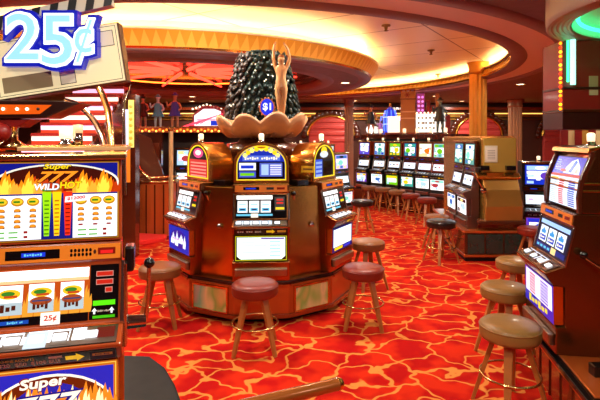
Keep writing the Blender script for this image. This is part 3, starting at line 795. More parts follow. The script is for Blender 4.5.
for (a, art, lab) in ((0, 0, 'arch topped bronze slot machine on the island facing straight forward'), (-57, 1, 'arch topped slot machine on the island facing left with blue lower screen'), (57, 2, 'arch topped slot machine on the island facing right beside the red stool')):
    th = IYAW+R(a); nx, ny = math.sin(th), -math.cos(th)
    slot_machine('slot_machine', (IC.x+1.02*nx, IC.y+1.02*ny, .45), th, w=.585, d=.45, tlen=.45, arts=islearts[art], label=lab, group='island slot machines', detail=2 if a == 0 else 1)
# plaque on right machine's barrel
# ---- shell
def shell_wave(r, z, a):
    w = abs(math.sin(a*4.5+.6)); k = max(0, (r-.28)/.25)
    return (r*(1+.09*k*w), z-.11*k*(1-w)-.02*k*math.sin(2*a))
sh = thing('clam_shell', 'large fluted tan clam shell bowl on top of the slot island', 'shell', (IC.x+.0, IC.y-.02, 1.972))
s = MB(); s.lathe([(0, -.07), (.24, -.07), (.33, -.05), (.42, 0), (.49, .09), (.53, .18), (.515, .215), (.46, .17), (.3, .12), (0, .11)], shell_m, 180, wave=shell_wave); s.build('shell_bowl', sh)
s = MB()
for k in range(28):
    a = 2*PI*k/28
    s.tube([(.25*math.cos(a), .25*math.sin(a), -.066), (.34*math.cos(a), .34*math.sin(a), -.045), (.42*math.cos(a), .42*math.sin(a), -.005)], .012, shell_m, 6, r1=.02)
s.build('shell_ribs', sh)
# ---- dark scaly rock
rk = thing('scaly_rock', 'dark green rock of overlapping shiny scales rising from the clam shell', 'sculpture', (IC.x, IC.y+.06, 2.085))
def rock_r(z):      # half width, half depth at height z
    return (.47-.13*z/.84-.07*(z/.84)**4, .32-.13*z/.84)
s = MB(); s.lathe([(0, 0)]+[(1, .84*i/10) for i in range(10)]+[(.55, .86), (0, .88)], scale_m, 36, wave=lambda r, z, a: ((r*.9*math.hypot(math.cos(a)*rock_r(min(z, .84))[0], math.sin(a)*rock_r(min(z, .84))[1])) if r > 0 else 0, z)); s.build('rock_core', rk)
r3 = random.Random(11)
def scale_leaf(mb, c, out, upv, ln, wd, m):
    out = Vector(out).normalized(); upv = Vector(upv).normalized(); sd = upv.cross(out).normalized(); c = Vector(c)
    pts = [c-upv*ln*.5+out*.005, c-upv*ln*.1+sd*wd*.5+out*.012, c+upv*ln*.25+sd*wd*.42+out*.03, c+upv*ln*.5+out*.055, c+upv*ln*.25-sd*wd*.42+out*.03, c-upv*ln*.1-sd*wd*.5+out*.012, c+out*.04, c-out*.03]
    fs = [(0, 1, 6), (1, 2, 6), (2, 3, 6), (3, 4, 6), (4, 5, 6), (5, 0, 6), (1, 0, 7), (2, 1, 7), (3, 2, 7), (4, 3, 7), (5, 4, 7), (0, 5, 7)]
    mb.add(pts, fs, m, True)
s = MB(); s2 = MB()
for i in range(14):
    z = .03+.8*i/13
    hw_, hd_ = rock_r(z); nn = int(30-9*i/13)
    for j in range(nn):
        a = 2*PI*(j+.5*(i % 2)+r3.uniform(-.2, .2))/nn
        c = (hw_*.97*math.cos(a), hd_*.97*math.sin(a), z+r3.uniform(-.02, .02))
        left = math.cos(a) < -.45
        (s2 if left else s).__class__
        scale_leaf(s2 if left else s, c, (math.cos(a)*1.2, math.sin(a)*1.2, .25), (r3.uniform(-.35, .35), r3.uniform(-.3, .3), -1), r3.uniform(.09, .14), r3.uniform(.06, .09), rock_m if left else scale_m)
for j in range(30):
    a = 2*PI*j/30; q = r3.uniform(.2, .9)
    scale_leaf(s, (.2*q*math.cos(a), .13*q*math.sin(a), .86+.03*(1-q)), (math.cos(a), math.sin(a), 1.5), (math.cos(a), math.sin(a), -.5), .11, .08, scale_m)
s.build('scales', rk); s2.build('brown_scales', rk)
s = MB()
for k in range(26):
    z = r3.uniform(.2, .8); a = -PI/2+r3.uniform(-1.0, 1.0); hw_, hd_ = rock_r(z)
    s = MB(); s.ball((hw_*1.08*math.cos(a), hd_*1.08*math.sin(a)-.03, z), .008, mat('tiny_lamp', '#fff0d0', .3, 0, emit=1.5), 6, 4); s.build('tiny_lamp', rk)

def skin_body(name, joints, edges, m, parent, root=0, sub=2, fat=1.0):
    me = bpy.data.meshes.new(name); me.from_pydata([j[:3] for j in joints], edges, []); me.update()
    o = bpy.data.objects.new(name, me); COL.objects.link(o)
    md = o.modifiers.new('skin', 'SKIN'); md.use_smooth_shade = True
    for i, j in enumerate(joints):
        sv = me.skin_vertices[0].data[i]; sv.radius = (j[3]*fat, (j[4] if len(j) > 4 else j[3])*fat); sv.use_root = (i == root)
    sb = o.modifiers.new('sub', 'SUBSURF'); sb.levels = sub; sb.render_levels = sub
    dg = bpy.context.evaluated_depsgraph_get(); dg.update()
    m2 = bpy.data.meshes.new_from_object(o.evaluated_get(dg)); m2.name = name
    bpy.data.objects.remove(o)
    m2.materials.clear(); m2.materials.append(m)
    m2.polygons.foreach_set('use_smooth', [True]*len(m2.polygons))
    o = bpy.data.objects.new(name, m2); COL.objects.link(o)
    if parent is not None: o.parent = parent
    return o
SX = X_(281, 5.58)
st = thing('woman_statue', 'slender tan statue of a woman with raised arms before the scaly rock', 'statue', (SX, 5.60, 2.118))
# joints x, y, z, radius
J = [(0, 0, .40, .058, .045), (0, -.005, .48, .045, .038), (0, 0, .56, .058, .042), (0, 0, .61, .03), (0, -.003, .645, .02),
     (0, -.008, .69, .038, .042), (0, -.008, .725, .034, .036),
     (.032, 0, .37, .045), (.03, -.008, .22, .027), (.022, .006, .1, .022), (.02, .004, .025, .013), (.02, -.045, .012, .012),
     (-.032, 0, .37, .045), (-.024, -.025, .22, .028), (-.016, .0, .1, .022), (-.014, .004, .025, .013), (-.014, -.045, .012, .012),
     (.062, 0, .60, .022), (.10, .0, .70, .018), (.085, -.005, .80, .014), (.06, -.01, .845, .012), (.045, -.012, .87, .009),
     (-.062, 0, .60, .022), (-.09, 0, .70, .018), (-.085, -.005, .80, .014), (-.08, -.01, .845, .012), (-.075, -.012, .875, .009)]
Ed = [(0, 1), (1, 2), (2, 3), (3, 4), (4, 5), (5, 6), (0, 7), (7, 8), (8, 9), (9, 10), (10, 11), (0, 12), (12, 13), (13, 14), (14, 15), (15, 16), (3, 17), (17, 18), (18, 19), (19, 20), (20, 21), (3, 22), (22, 23), (23, 24), (24, 25), (25, 26)]
bod = skin_body('body', J, Ed, skin_m, st, fat=1.22)
for sx in (-1, 1):
    for q in range(4):
        f = 0.0
hr = MB(); hr.ball((0, .014, .712), (.044, .042, .05), hair_m, 14, 10); hr.tube([(0, .04, .70), (.01, .055, .63), (.0, .045, .55)], .03, hair_m, 8, r1=.012); hr.build('hair', st)
fc = MB(); fc.ball((0, -.05, .692), (.006, .01, .011), skin_m, 8, 6)
for sx in (-1, 1): fc.ball((sx*.015, -.043, .705), (.006, .004, .004), woodd, 8, 6)
fc.ball((0, -.046, .672), (.011, .005, .004), mat('statue_lips', '#a8603c', .4), 8, 5); fc.build('face', st)
for sx, hx, hz in ((1, .045, .87), (-1, -.075, .875)):
    fg = MB()
    for q in range(4): fg.tube([(hx+.005*(q-1.5), -.012, hz-.004), (hx+.006*(q-1.5)-sx*.006, -.016, hz+.013), (hx+.006*(q-1.5)-sx*.012, -.02, hz+.022+.003*(1 if q in (1, 2) else 0))], .0028, skin_m, 6)
    fg.tube([(hx-sx*.008, -.014, hz-.014), (hx-sx*.018, -.022, hz-.004)], .003, skin_m, 6); fg.build('fingers', st)
# $1 badge
bd = thing('dollar_badge', 'small blue lit badge with white dollar sign and one on the scaly rock', 'sign', (X_(267, 5.60), 5.60, CZ-(107-138)*5.60/F))
m = MB(); m.prismy([((.085 if k % 2 else .105)*math.cos(2*PI*k/28), (.1 if k % 2 else .125)*math.sin(2*PI*k/28)) for k in range(28)], 0, .03, mat('badge_rim', '#c87848', .4, .3)); m.build('rim', bd, .004)
P = Pic((-.1, -.002, -.12), (.2, 0, 0), (0, 0, .24), 0); P.oval(.5, .5, .38, .4, E('#1428d8', 1.0), 0, 24); P.text('$1', .26, .3, .74, .7, E('#e8f4ff', 1.2), 3, .03); P.build('badge_face', bd)
m = MB(); m.cyl((0, .03, 0), (0, .16, 0), .02, .02, blackm); m.build('bracket', bd)

# ================================================================== LEFT FRONT MACHINE
orange_wood = mat('orange_wood', '#a4441a', .26, 0, coat=.5, noise=.15, nscale=5)
LYAW = R(14.5); Lc = Vector((-1.092, 2.135))
lm = slot_machine('slot_machine', (Lc.x, Lc.y, .45), LYAW, w=.585, top='rect', body=orange_wood, topmat=orange_wood, taper=.42, candle=False,
    arts=dict(top=L_top, belly=L_belly, reel=L_reel, reel_art=L_reel_art, band=L_band, bill=L_bill, deck=L_deck, belly_frame=orangep, lex=.055, lpy=.12, lz=.70,
              reel_boxes=[(.045, .245, .2, .72), (.29, .485, .22, .72), (.535, .72, .22, .72)]),
    label='big red slot machine with flaming paytable in the left foreground')
q = MB(); q.box(.2925, .335, .0, .09, .83, .95, black); q.build('side_box', lm, .012)
q = MB(); q.box(.2925, .306, -.03, .02, .5, .88, chrome); q.build('side_rail', lm, .004)
bp = thing('black_plinth', 'low dark plinth with black rounded rim under the left foreground slot machine', 'slot bank base')
pl = [(-2.3, 1.75), (-.70, 1.75), (-.60, 2.1), (-.64, 2.62), (-.74, 2.84), (-.86, 3.05), (-1.0, 3.2), (-2.3, 3.3)]
q = MB(); q.prismz([(x*.97-.04, y) for x, y in pl], 0, .40, woodd); q.build('body', bp)
q = MB(); q.prismz(pl, .40, .449, mat('teal_black_top', '#0c1614', .5, spec=.15)); q.build('top_slab', bp, .015, 3)
tb = MB(); tb.box(-.245, .245, 0, .24, 0, .02, mat('cream_box', '#d8b078', .35, .3)); tb.box(-.235, .235, .012, .228, .02, .026, gold)
tag(tb.build('top_tray', None, .006), 'shallow cream and gold tray lying on top of the left foreground machine', 'tray'); tbo = COL.objects[-1] if False else None
o = [x for x in COL.objects if x.name == 'top_tray'][0]; o.location = (Lc.x+.25*math.sin(-LYAW)+.05, Lc.y+.3*math.cos(LYAW)-.09, 1.8375); o.rotation_euler = (0, 0, LYAW)
cd = thing('signal_candle', 'chrome and cream signal lamp standing on the tray above the left machine', 'lamp', (X_(66, 2.36), 2.36, 1.8645))
q = MB(); q.lathe([(0, 0), (.034, 0), (.034, .012), (.024, .016), (.026, .03), (.022, .034), (0, .034)], chrome, 20); q.build('base', cd)
q = MB(); q.lathe([(0, .034), (.03, .034), (.031, .085), (.0, .09)], white_cap, 20); q.build('lower_cap', cd)
q = MB(); q.lathe([(0, .06), (.022, .06), (.024, .1), (.0, .104)], mat('pale_cap', '#f0d0a0', .3, 0, emit=.5), 20, (.05, .02, 0)); q.lathe([(0, 0), (.024, 0), (.022, .06), (0, .06)], chrome, 20, (.05, .02, 0)); q.build('rear_cap', cd)

# clapperboard sign
cl = thing('clapperboard_sign', 'tilted cream film clapperboard sign with blue 25 cent lettering at top left', 'sign', (0, 0, 0))
Yc = 2.55
A_ = at(5, 100, Yc); B_ = at(127, 81, Yc); T_ = at(115, 22, Yc)
U = B_-A_; V = T_-B_; V = V-U*(V.dot(U)/U.dot(U)); 
O = A_-U*.06; U = U*1.06
Mx = Matrix(((U.normalized().x, 0, V.normalized().x, O.x), (U.normalized().y, 1, V.normalized().y, O.y), (U.normalized().z, 0, V.normalized().z, O.z), (0, 0, 0, 1)))
uw, vh = U.length, V.length
boardm = mat('board_cream', '#dccba0', .4, 0, emit=.45, ecol='#e8d8a8')
q = MB(); q.box(0, uw, 0, .07, 0, vh, mat('board_edge', '#5a3c28', .35, .2), Mx); q.build('board_body', cl, .005)
P = Pic(O-Vector((0, .002, 0)), U, V, 0); P.rect(.01, .02, .99, .98, boardm, 0); P.frame(.025, .05, .975, .95, .004, DG, 1)
glow = E('#fff6dc', .95)
for r_ in ((.8, .62, .95, .88), (.5, .1, .62, .36)): P.frame(*r_, .005, DG, 1)
P.rect(.06, .1, .44, .36, mat('board_tan', '#a08c68', .4, .1), 1); P.rect(.505, .11, .615, .35, mat('board_pale', '#f0e8cc', .4), 1); P.rect(.805, .63, .945, .87, mat('board_pale', '#f0e8cc', .4), 1); P.build('board_face', cl)
# striped stick
A2 = at(-16, 34, Yc); B2 = at(111, 5, Yc); U2 = B2-A2; w2 = U2.length
Mx2 = Matrix(((U2.normalized().x, 0, -U2.normalized().z, A2.x), (0, 1, 0, A2.y), (U2.normalized().z, 0, U2.normalized().x, A2.z), (0, 0, 0, 1)))
q = MB(); q.box(0, w2, 0, .06, 0, .075, mat('stick_cream', '#e4dcc0', .4), Mx2)
for k in range(7):
    x = .05+.1*k; q.add([(x, -.001, 0), (x+.045, -.001, 0), (x+.075, -.001, .0752), (x+.03, -.001, .0752)], [(0, 1, 2, 3)], DG, False, Mx2)
q.build('striped_stick', cl)
# 25c lettering: blue backing, white lit face
vs, fs = text_data('25¢', .03, 0)
def letter_block(name, off, y0, y1, m, pad, parent, parts, W_=.43, H_=.27, base=None):
    mb = MB()
    for s_, ux, uwid, vz, vhh in parts:
        v2, f2 = text_data(s_, off, 0)
        n2 = len(v2)
        pts = [(ux-pad+(uwid+2*pad)*x, vz-pad+(vhh+2*pad)*z) for x, z in v2]
        mb.add([(p[0], y0, p[1]) for p in pts]+[(p[0], y1, p[1]) for p in pts], [list(f) for f in f2]+[[n2+i for i in f[::-1]] for f in f2], m, False, base)
        edges = {}
        for f in f2:
            for i in range(len(f)):
                a, b_ = f[i], f[(i+1) % len(f)]
                if (b_, a) in edges: del edges[(b_, a)]
                else: edges[(a, b_)] = 1
        o0 = len(mb.v)-2*n2; mi_ = mb.mid(m)
        for (a, b_) in edges: mb.f.append([o0+a, o0+n2+a, o0+n2+b_, o0+b_]); mb.mi.append(mi_); mb.sm.append(False)
    return mb.build(name, parent)
base = Matrix.Translation(at(7, 66, 2.5))
ptl = [('2', .0, .178, .025, .25), ('5', .185, .168, 0, .265), ('¢', .355, .1, .012, .23)]
letter_block('blue_backing', .085, -.0, .05, E('#1420c8', .55), .026, cl, ptl, base=base)
letter_block('white_outline', .05, -.012, .0, E('#f4faff', 1.25), .008, cl, ptl, base=base)
letter_block('pale_blue_digits', -.0, -.02, -.012, E('#9cdcff', .95), -.006, cl, ptl, base=base)
q = MB(); q.tube([(-1.75, 2.66, .45), (-1.75, 2.66, 1.9), (-1.62, 2.66, 2.16), (-1.45, 2.645, 2.3)], .025, brass, 12); q.build('post', cl)
# arrow sign below
ar = thing('arrow_sign', 'black and orange arrow shaped sign with lit bulbs below the clapperboard', 'sign')
Ya = 2.45
def pp(px, py, Y=Ya): v = at(px, py, Y); return (v.x, v.z)
q = MB(); q.prismy([pp(-60, 119), pp(46, 118), pp(80, 103), pp(62, 101), pp(-60, 99)], Ya, Ya+.16, mat('arrow_body', '#2a100c', .3, 0, coat=.5)); q.build('arrow_body', ar, .006)
q = MB(); q.prismy([pp(-60, 115), pp(40, 114), pp(52, 105), pp(-60, 104)], Ya-.006, Ya-.001, E('#e85a10', .8)); q.build('lit_face', ar)
for px in (-40, -25, 3, 17, 27, 38):
    q = MB(); v = at(px, 109, Ya-.012); q.ball((v.x, v.y, v.z), .008, mat('sign_bulb', '#fff0c0', .3, 0, emit=3.0) if px != 38 else DG, 10, 8); q.build('bulb', ar)
q = MB(); q.prismy([pp(-60, 127), pp(15, 127), pp(28, 119), pp(-60, 119)], Ya+.02, Ya+.14, maroon); q.build('lower_board', ar, .004)
q = MB(); q.lathe([(0, 0), (.06, 0), (.07, .03), (.03, .06), (.03, .12), (.06, .16), (0, .2)], brass, 20, (X_(6, 2.5), 2.55, 1.83)); q.build('brass_bracket', ar)
q = MB(); q.ball((X_(-2, 2.45), 2.46, 1.93), (.06, .05, .05), maroon, 14, 10); q.build('red_knob', ar)
q = MB(); q.tube([(X_(-10, 2.6), 2.6, .45), (X_(-10, 2.6), 2.6, 2.0)], .025, brass, 12); q.build('post', ar)

# handrail in front
hrl = thing('handrail', 'polished wood and brass handrail end in the bottom foreground', 'handrail')
p0 = at(338, 384, 2.0); p1 = at(250, 405, 1.78); d = (p1-p0)
q = MB(); q.tube([p0, p1, p0+d*2.6], .026, mat('rail_wood', '#9a5422', .2, .35, coat=.6), 20); q.build('rail', hrl)
q = MB(); q.ball(p0, (.027, .027, .027), bronze, 18, 12); q.build('end_cap', hrl)
q = MB(); q.tube([p0+d*1.5, Vector(((p0+d*1.5).x, (p0+d*1.5).y, 0))], .02, brass, 14); q.build('post', hrl)

# ================================================================== RIGHT FRONT BANK
RN = Vector((-.975, .14)).normalized(); RY = yaw_of(RN.x, RN.y)
Rc = Vector((1.86, 3.60))
rm = slot_machine('slot_machine', (Rc.x, Rc.y, .41), RY, w=.64, d=.5, top='tall', body=bronze_brown, topmat=bronze_brown, tlen=.5, buttons=4, candle=True,
    arts=dict(top=RT_top, reel=RT_reel, reel_art=RT_reel_art, belly=RT_belly, reel_boxes=[(.08, .33, .26, .76), (.37, .62, .26, .76), (.66, .92, .26, .76)], belly_frame=bronze, lz=.56, lpy=.42),
    label='brown slot machine in the right foreground facing left with tall blue paytable')
R2 = Vector((-.8, .6)); 
slot_machine('slot_machine', (2.42, 4.50, .41), yaw_of(R2.x, R2.y), w=.56, d=.42, top='tall', body=woodd, topmat=bronze_dark, buttons=4, candle=False, detail=1, lever=0, tlen=.42,
    arts=dict(top=RT_top, reel=RT_reel, reel_art=RT_reel_art, belly=RT_belly, reel_boxes=[(.08, .33, .26, .76), (.37, .62, .26, .76), (.66, .92, .26, .76)]),
    label='brown slot machine turned away just behind the right foreground machine')
rb = thing('slot_bank_base', 'red wood slot bank base with black rim in the right foreground', 'slot bank base')
pl = [(1.64, 2.72), (3.6, 2.6), (4.2, 3.3), (4.1, 4.5), (3.2, 5.2), (2.6, 4.95), (2.2, 4.42), (1.80, 3.72)]
cx_, cy_ = 2.9, 3.7
def grow(pl, k): return [(cx_+(x-cx_)*k, cy_+(y-cy_)*k) for x, y in pl]
q = MB(); q.prismz(grow(pl, .93), 0, .07, blackm); q.build('toe_kick', rb)
q = MB(); q.prismz(grow(pl, .975), .07, .36, wood); q.build('body', rb, .006)
q = MB(); q.prismz(pl, .36, .395, black); q.prismz(grow(pl, .955), .395, .409, woodc); q.build('top_slab', rb, .008)
q = MB(); q.prismz(grow(pl, .985), .335, .36, brass); q.build('brass_band', rb)
for i in range(5):
    v = Vector(pl[0]).lerp(Vector(pl[-1]), .1+.2*i); M = Matrix.Translation((v.x+.03, v.y, 0)) @ Matrix.Rotation(math.atan2(pl[-1][0]-pl[0][0], pl[-1][1]-pl[0][1])*-1, 4, 'Z')
    q = MB(); q.box(-.012, .02, -.012, .012, .07, .36, woodd, M); q.build('pilaster', rb, .003)
q = MB(); q.box(2.46, 3.5, 3.25, 3.95, .41, 1.5, bronze_dark); q.build('core', rb, .01)
q = MB(); q.box(2.6, 3.4, 3.3, 3.9, 1.5, 1.97, woodd); q.build('core_top', rb, .01)
q = MB(); q.box(1.83, 1.91, 2.98, 3.05, .41, .48, black); q.build('floor_box', rb, .006)
# canopy with green neon above
cp = thing('round_canopy', 'round grooved canopy lit green inside above the right slot bank', 'canopy', (2.88, 3.02, 0))
q = MB(); prof = [(1.19, 3.27), (1.19, 2.74)]
for i in range(5): r = 1.185-.034*i; prof += [(r, 2.70+.004*i), (r-.016, 2.69+.004*i), (r-.026, 2.705+.004*i)]
q.lathe(prof, mat('grooved_plaster', '#a8927c', .45), 96); q.build('grooved_rim', cp)
q = MB(); q.lathe([(1.02, 2.72), (1.02, 2.80), (.98, 2.86), (0, 2.9)], mat('canopy_inside', '#d8e4d4', .45), 72); q.build('inner_dome', cp)
grn = mat('green_neon', '#30ff90', .3, 0, emit=3.5, ecol='#30ffa0')
q = MB(); q.torus((0, 0, 2.77), .98, .014, grn, 72, 6); q.build('green_ring', cp)
q = MB(); q.box(2.155-2.88, 1.0, .92, 1.24, 1.97, 2.12, maroond); q.box(2.155-2.88, 1.0, .92, 1.24, 2.12, 2.70, maroon); q.box(2.15-2.88, 1.0, .905, 1.24, 2.11, 2.135, woodd); q.box(2.15-2.88, 1.0, .905, 1.24, 2.30, 2.32, maroond); q.build('maroon_valance', cp, .004)
q = MB(); v = at(573, 40, 3.91); q.tube([(v.x-2.88, v.y-3.02, 2.70), (v.x-2.88, v.y-3.02, 2.335)], .02, mat('pale_green_neon', '#c8ffe8', .3, 0, emit=2.2, ecol='#90ffd8'), 10); q.build('green_tube', cp)
q = MB(); q.tube([(v.x-2.88-.03, v.y-3.02+.02, 2.70), (v.x-2.88-.03, v.y-3.02+.02, 2.36)], .009, grn, 8); q.build('thin_green_tube', cp)
for i in range(16):
    z = 2.14+.036*i; q = MB(); q.ball((2.155-2.88-.012, .93, z), .013, mat('amber_bulb%d' % (i % 3), ('#ff9010', '#ffc020', '#e03010')[i % 3], .3, 0, emit=2.2), 8, 6); q.build('bulb', cp)
v = at(594, 82, 3.93)
for z, h, c in ((v.z, .05, '#b0a078'), (v.z-.085, .022, '#c8b890')):
    q = MB(); q.box(v.x-2.88-.035, v.x-2.88+.035, .912, .922, z-h, z+h, mat('notice_'+c[1:], c, .5)); q.build('notice_plate', cp)

# ================================================================== ROUND BANK (middle right)
bk = thing('slot_bank_base', 'slot bank with gold curved end panel and teal panelled base at middle right', 'slot bank base')
pl = [(2.52, 7.36), (3.42, 7.36), (3.6, 7.6), (3.65, 9.7), (2.68, 9.7), (2.55, 7.95)]
cx_, cy_ = 3.2, 8.5
q = MB(); q.prismz(grow(pl, .95), 0, .07, blackm); q.build('toe_kick', bk)
q = MB(); q.prismz(grow(pl, .985), .07, .45, woodd); q.build('body', bk, .006)
q = MB(); q.prismz(pl, .44, .475, woodc); q.prismz(grow(pl, 1.005), .07, .11, woodc); q.build('rim', bk, .006)
for i in range(3):
    x0 = 2.56+.285*i; q = MB(); q.box(x0+.012, x0+.268, 7.352, 7.40, .125, .42, teal_panel); q.build('teal_panel', bk, .004)
def frontprof(dy):
    return [(7.42+dy, .475), (7.36+dy, .62), (7.34+dy, .85), (7.38+dy, 1.1), (7.46+dy, 1.28), (7.5+dy, 1.34), (7.5+dy, 1.9), (7.6+dy, 1.93), (9.5, 1.93), (9.5, .475)]
q = MB(); q.prismx(frontprof(0), 2.84, 3.42, mat('golden_bronze', '#b8843c', .26, .6, noise=.15, nscale=3), smooth=False)
for v in q.v:
    if v.x > 3.3 and v.z > 1.0: v.x -= .03
q.build('end_body', bk, .02, 3)
q = MB(); q.box(2.86, 3.37, 7.488, 7.52, 1.37, 1.90, mat('olive_gold', '#d8b050', .26, .55, noise=.12, nscale=3)); q.build('gold_panel', bk, .006)
q = MB(); q.prismx([(7.36+.025, .50), (7.30+.02, .58), (7.31+.02, .62), (7.40, .66)], 2.72, 3.45, woodd); q.build('lower_moulding', bk, .01)
q = MB(); q.prismx([(7.43, 1.26), (7.40, 1.29), (7.47, 1.36), (7.52, 1.36)], 2.74, 3.41, gold); q.build('gold_moulding', bk, .006)
q = MB(); q.box(2.88, 3.08, 7.48, 7.489, 1.52, 1.78, mat('pale_notice', '#c8c0a8', .4)); q.build('notice_frame', bk, .004)
q = MB(); q.box(2.90, 3.06, 7.474, 7.482, 1.545, 1.755, PRN)
for i in range(6): q.box(2.92, 3.04, 7.472, 7.476, 1.57+.026*i, 1.58+.026*i, mat('grey_print', '#8a8478', .6))
q.build('notice', bk)
for x in (2.86, 3.27): q = MB(); q.box(x-.07, x+.07, 7.42, 7.50, 1.40, 1.47, black); q.build('black_box', bk, .005)
q = MB(); q.tube([(2.80, 7.30, 1.10), (2.66, 7.22, 1.28), (2.58, 7.2, 1.38)], .014, chrome, 10); q.ball((2.80, 7.32, 1.10), (.05, .04, .05), chrome, 16, 10); q.build('lever', bk)
pal = [E('#80d8c8', 1.0), E('#f4faff', 1.5), E('#3878d0', .8), E('#f0e090', 1.0), E('#c84048', .7), E('#141c38', .5), E('#a8e0f8', 1.2), E('#d0b0f0', 1.1)]
def farart(seed, dark=True):
    r = random.Random(seed); c = r.sample(pal, 5)
    return dict(top=rand_art(seed, c[0] if r.random() < .5 else LB, c+[W1], 3), top_bg=E('#101828', .4), belly=rand_art(seed+50, W1, c[:3]+[LB], 2), reel=lambda P: (P.rect(0, 0, 1, 1, BLK, 1), P.rect(.04, .2, .96, .85, E('#dfeeff', 1.1), 2), [P.rect(.1+.28*k, .3, .3+.28*k, .75, W1, 3) for k in range(3)], [P.rect(.13+.28*k, .45, .27+.28*k, .6, c[k], 4) for k in range(3)]), reels=False, belly_frame=steel, band_mat=woodd)
bn = Vector((-.999, .04)).normalized()
for i, (x, y) in enumerate(((2.72, 7.78), (2.74, 8.38))):
    a = farart(21+i); a['top'] = rand_art(33+i, E('#58a8a0', .8), pal[:4], 4)
    slot_machine('slot_machine', (x-.03, y, .475), yaw_of(bn.x, bn.y), w=.54, d=.1 if 0 else .12, top='rect', body=steel, topmat=bronze_dark, arts=a, detail=0, lever=0, candle=False,
        label=('slot machine on the left flank of the gold panelled bank, nearest the camera', 'second slot machine along the left flank of the gold panelled bank')[i], group='slot machines on the bank flank')
# another bank machine further right
a = farart(61); a['top'] = rand_art(71, BL, [W1, LB, PU], 4); a['belly'] = rand_art(73, PU, [PK, BL, LB], 3)
slot_machine('slot_machine', (4.02, 8.0, .12), yaw_of(-.25, -.97), w=.56, d=.5, top='rect', body=blackm, topmat=blackm, arts=a, detail=0, lever=0, candle=True, label='dark slot machine with blue screens right of the gold panelled bank')
q = MB(); q.box(3.75, 4.4, 8.02, 8.6, 0, .12, blackm); 
COL.objects['slot_machine.%03d' % 0] if False else None
lastm = [o for o in COL.objects if o.name.startswith('slot_machine')][-1]
o = q.build('machine_stand'); tag(o, 'low black stand under the dark machine right of the gold bank', 'stand')
o.location = (0, 0, 0)
sg = MB(); sg.box(-.30, .30, -.02, .06, 0, .22, E('#2440d8', .9)); 
for k in range(6): sg.ball((-.22+.09*k, -.03, .05+.12*(k % 2)), (.035, .02, .03), W1, 8, 6)

# ================================================================== FAR ROW OF SLOTS
rown = Vector((-.78, -.62)).normalized()
ordn = ('first', 'second', 'third', 'fourth', 'fifth', 'sixth')
desc = ('violet lit', 'blue and white lit', 'green lit', 'teal and blue lit', 'yellow and white lit', 'pale blue lit')
heads = [(E('#5848d0', .9), [W1, PU, LB]), (E('#88b0d0', .9), [W1, BL, TL]), (E('#6a9a30', .8), [YE, GR, W1]), (E('#2868a0', .8), [TL, W1, GR]), (E('#e8d8a0', 1.0), [OR, W1, RE]), (E('#a8d0d8', 1.0), [W1, GR, TL])]
ra, rbb = at(363, 140, 14.0), at(439, 140, 11.6)
rowpts = []
for i in range(6):
    f = i/5; p = ra.lerp(rbb, f); bow = .25*math.sin(PI*f)
    x = X_(363+15.2*i, p.y)
    rowpts.append(Vector((x, p.y)))
    a = farart(100+i); bgc, cs = heads[i]; a['top'] = rand_art(200+i, bgc, cs, 4); 
    if i in (0, 2, 3): a['belly'] = rand_art(300+i, (PU, PU, GR, TL)[i], [W1, LB, YE], 2)
    slot_machine('slot_machine', (x, p.y, .43), yaw_of(rown.x, rown.y), w=.46, d=.34, top='rect', body=blackm, topmat=wood, arts=a, detail=0, lever=0,
        label='%s slot machine from the left in the far right row, %s top' % (ordn[i], desc[i]), group='far row slot machines', candle=True)
def along(s, dep): d_ = (rowpts[-1]-rowpts[0]).normalized(); p = rowpts[0]+d_*s+Vector((-rown.x, -rown.y))*dep; return (p.x, p.y)
Lr = (rowpts[-1]-rowpts[0]).length
rp = thing('slot_row_base', 'long dark base and back cabinet carrying the far right row of slot machines', 'slot bank base')
q = MB(); q.prismz([along(-.35, -.08), along(Lr+.35, -.08), along(Lr+.35, .8), along(-.35, .8)], 0, .428, woodd); q.build('base', rp, .01)
q = MB(); q.prismz([along(-.35, .37), along(Lr+.35, .37), along(Lr+.35, .8), along(-.35, .8)], .43, 1.86, blackm); q.build('back_cabinet', rp)
q = MB(); q.prismz([along(-.4, .28), along(Lr+.4, .28), along(Lr+.4, .85), along(-.4, .85)], 1.87, 2.0, woodd); q.prismz([along(-.4, .36), along(Lr+.4, .36), along(Lr+.4, .8), along(-.4, .8)], 1.86, 1.87, blackm); q.build('ledge', rp, .01)
q = MB(); q.prismz([along(Lr+.36, -.02), along(Lr+.6, .0), along(Lr+.6, .2), along(Lr+.36, .2)], 0, 1.78, goldlac); q.build('gold_end_panel', rp, .02)
# candle lamps along the ledge
for i in range(7):
    x, y = along(-.1+Lr*i/6, .4); c = MB()
    c.lathe([(0, 0), (.05, 0), (.05, .03), (.035, .04), (.035, .05), (0, .05)], chrome, 12); c = c.build('ledge_lamp'); c.location = (x, y, 2.0)
    k = MB(); k.lathe([(0, .05), (.045, .05), (.045, .15), (0, .16)], white_cap, 12); k.build('lamp_cap', c)
    tag(c, 'small cream capped lamp on the ledge above the far slot row', 'lamp', 'ledge lamps on the far row')
def ornpos(px, py=134):       # a spot on the ledge seen at px
    best = None
    for k in range(200):
        x, y = along(-.3+(Lr+.6)*k/199, .62)
        d_ = abs(CX+F*x/y-px)
        if best is None or d_ < best[0]: best = (d_, x, y)
    return best[1], best[2]
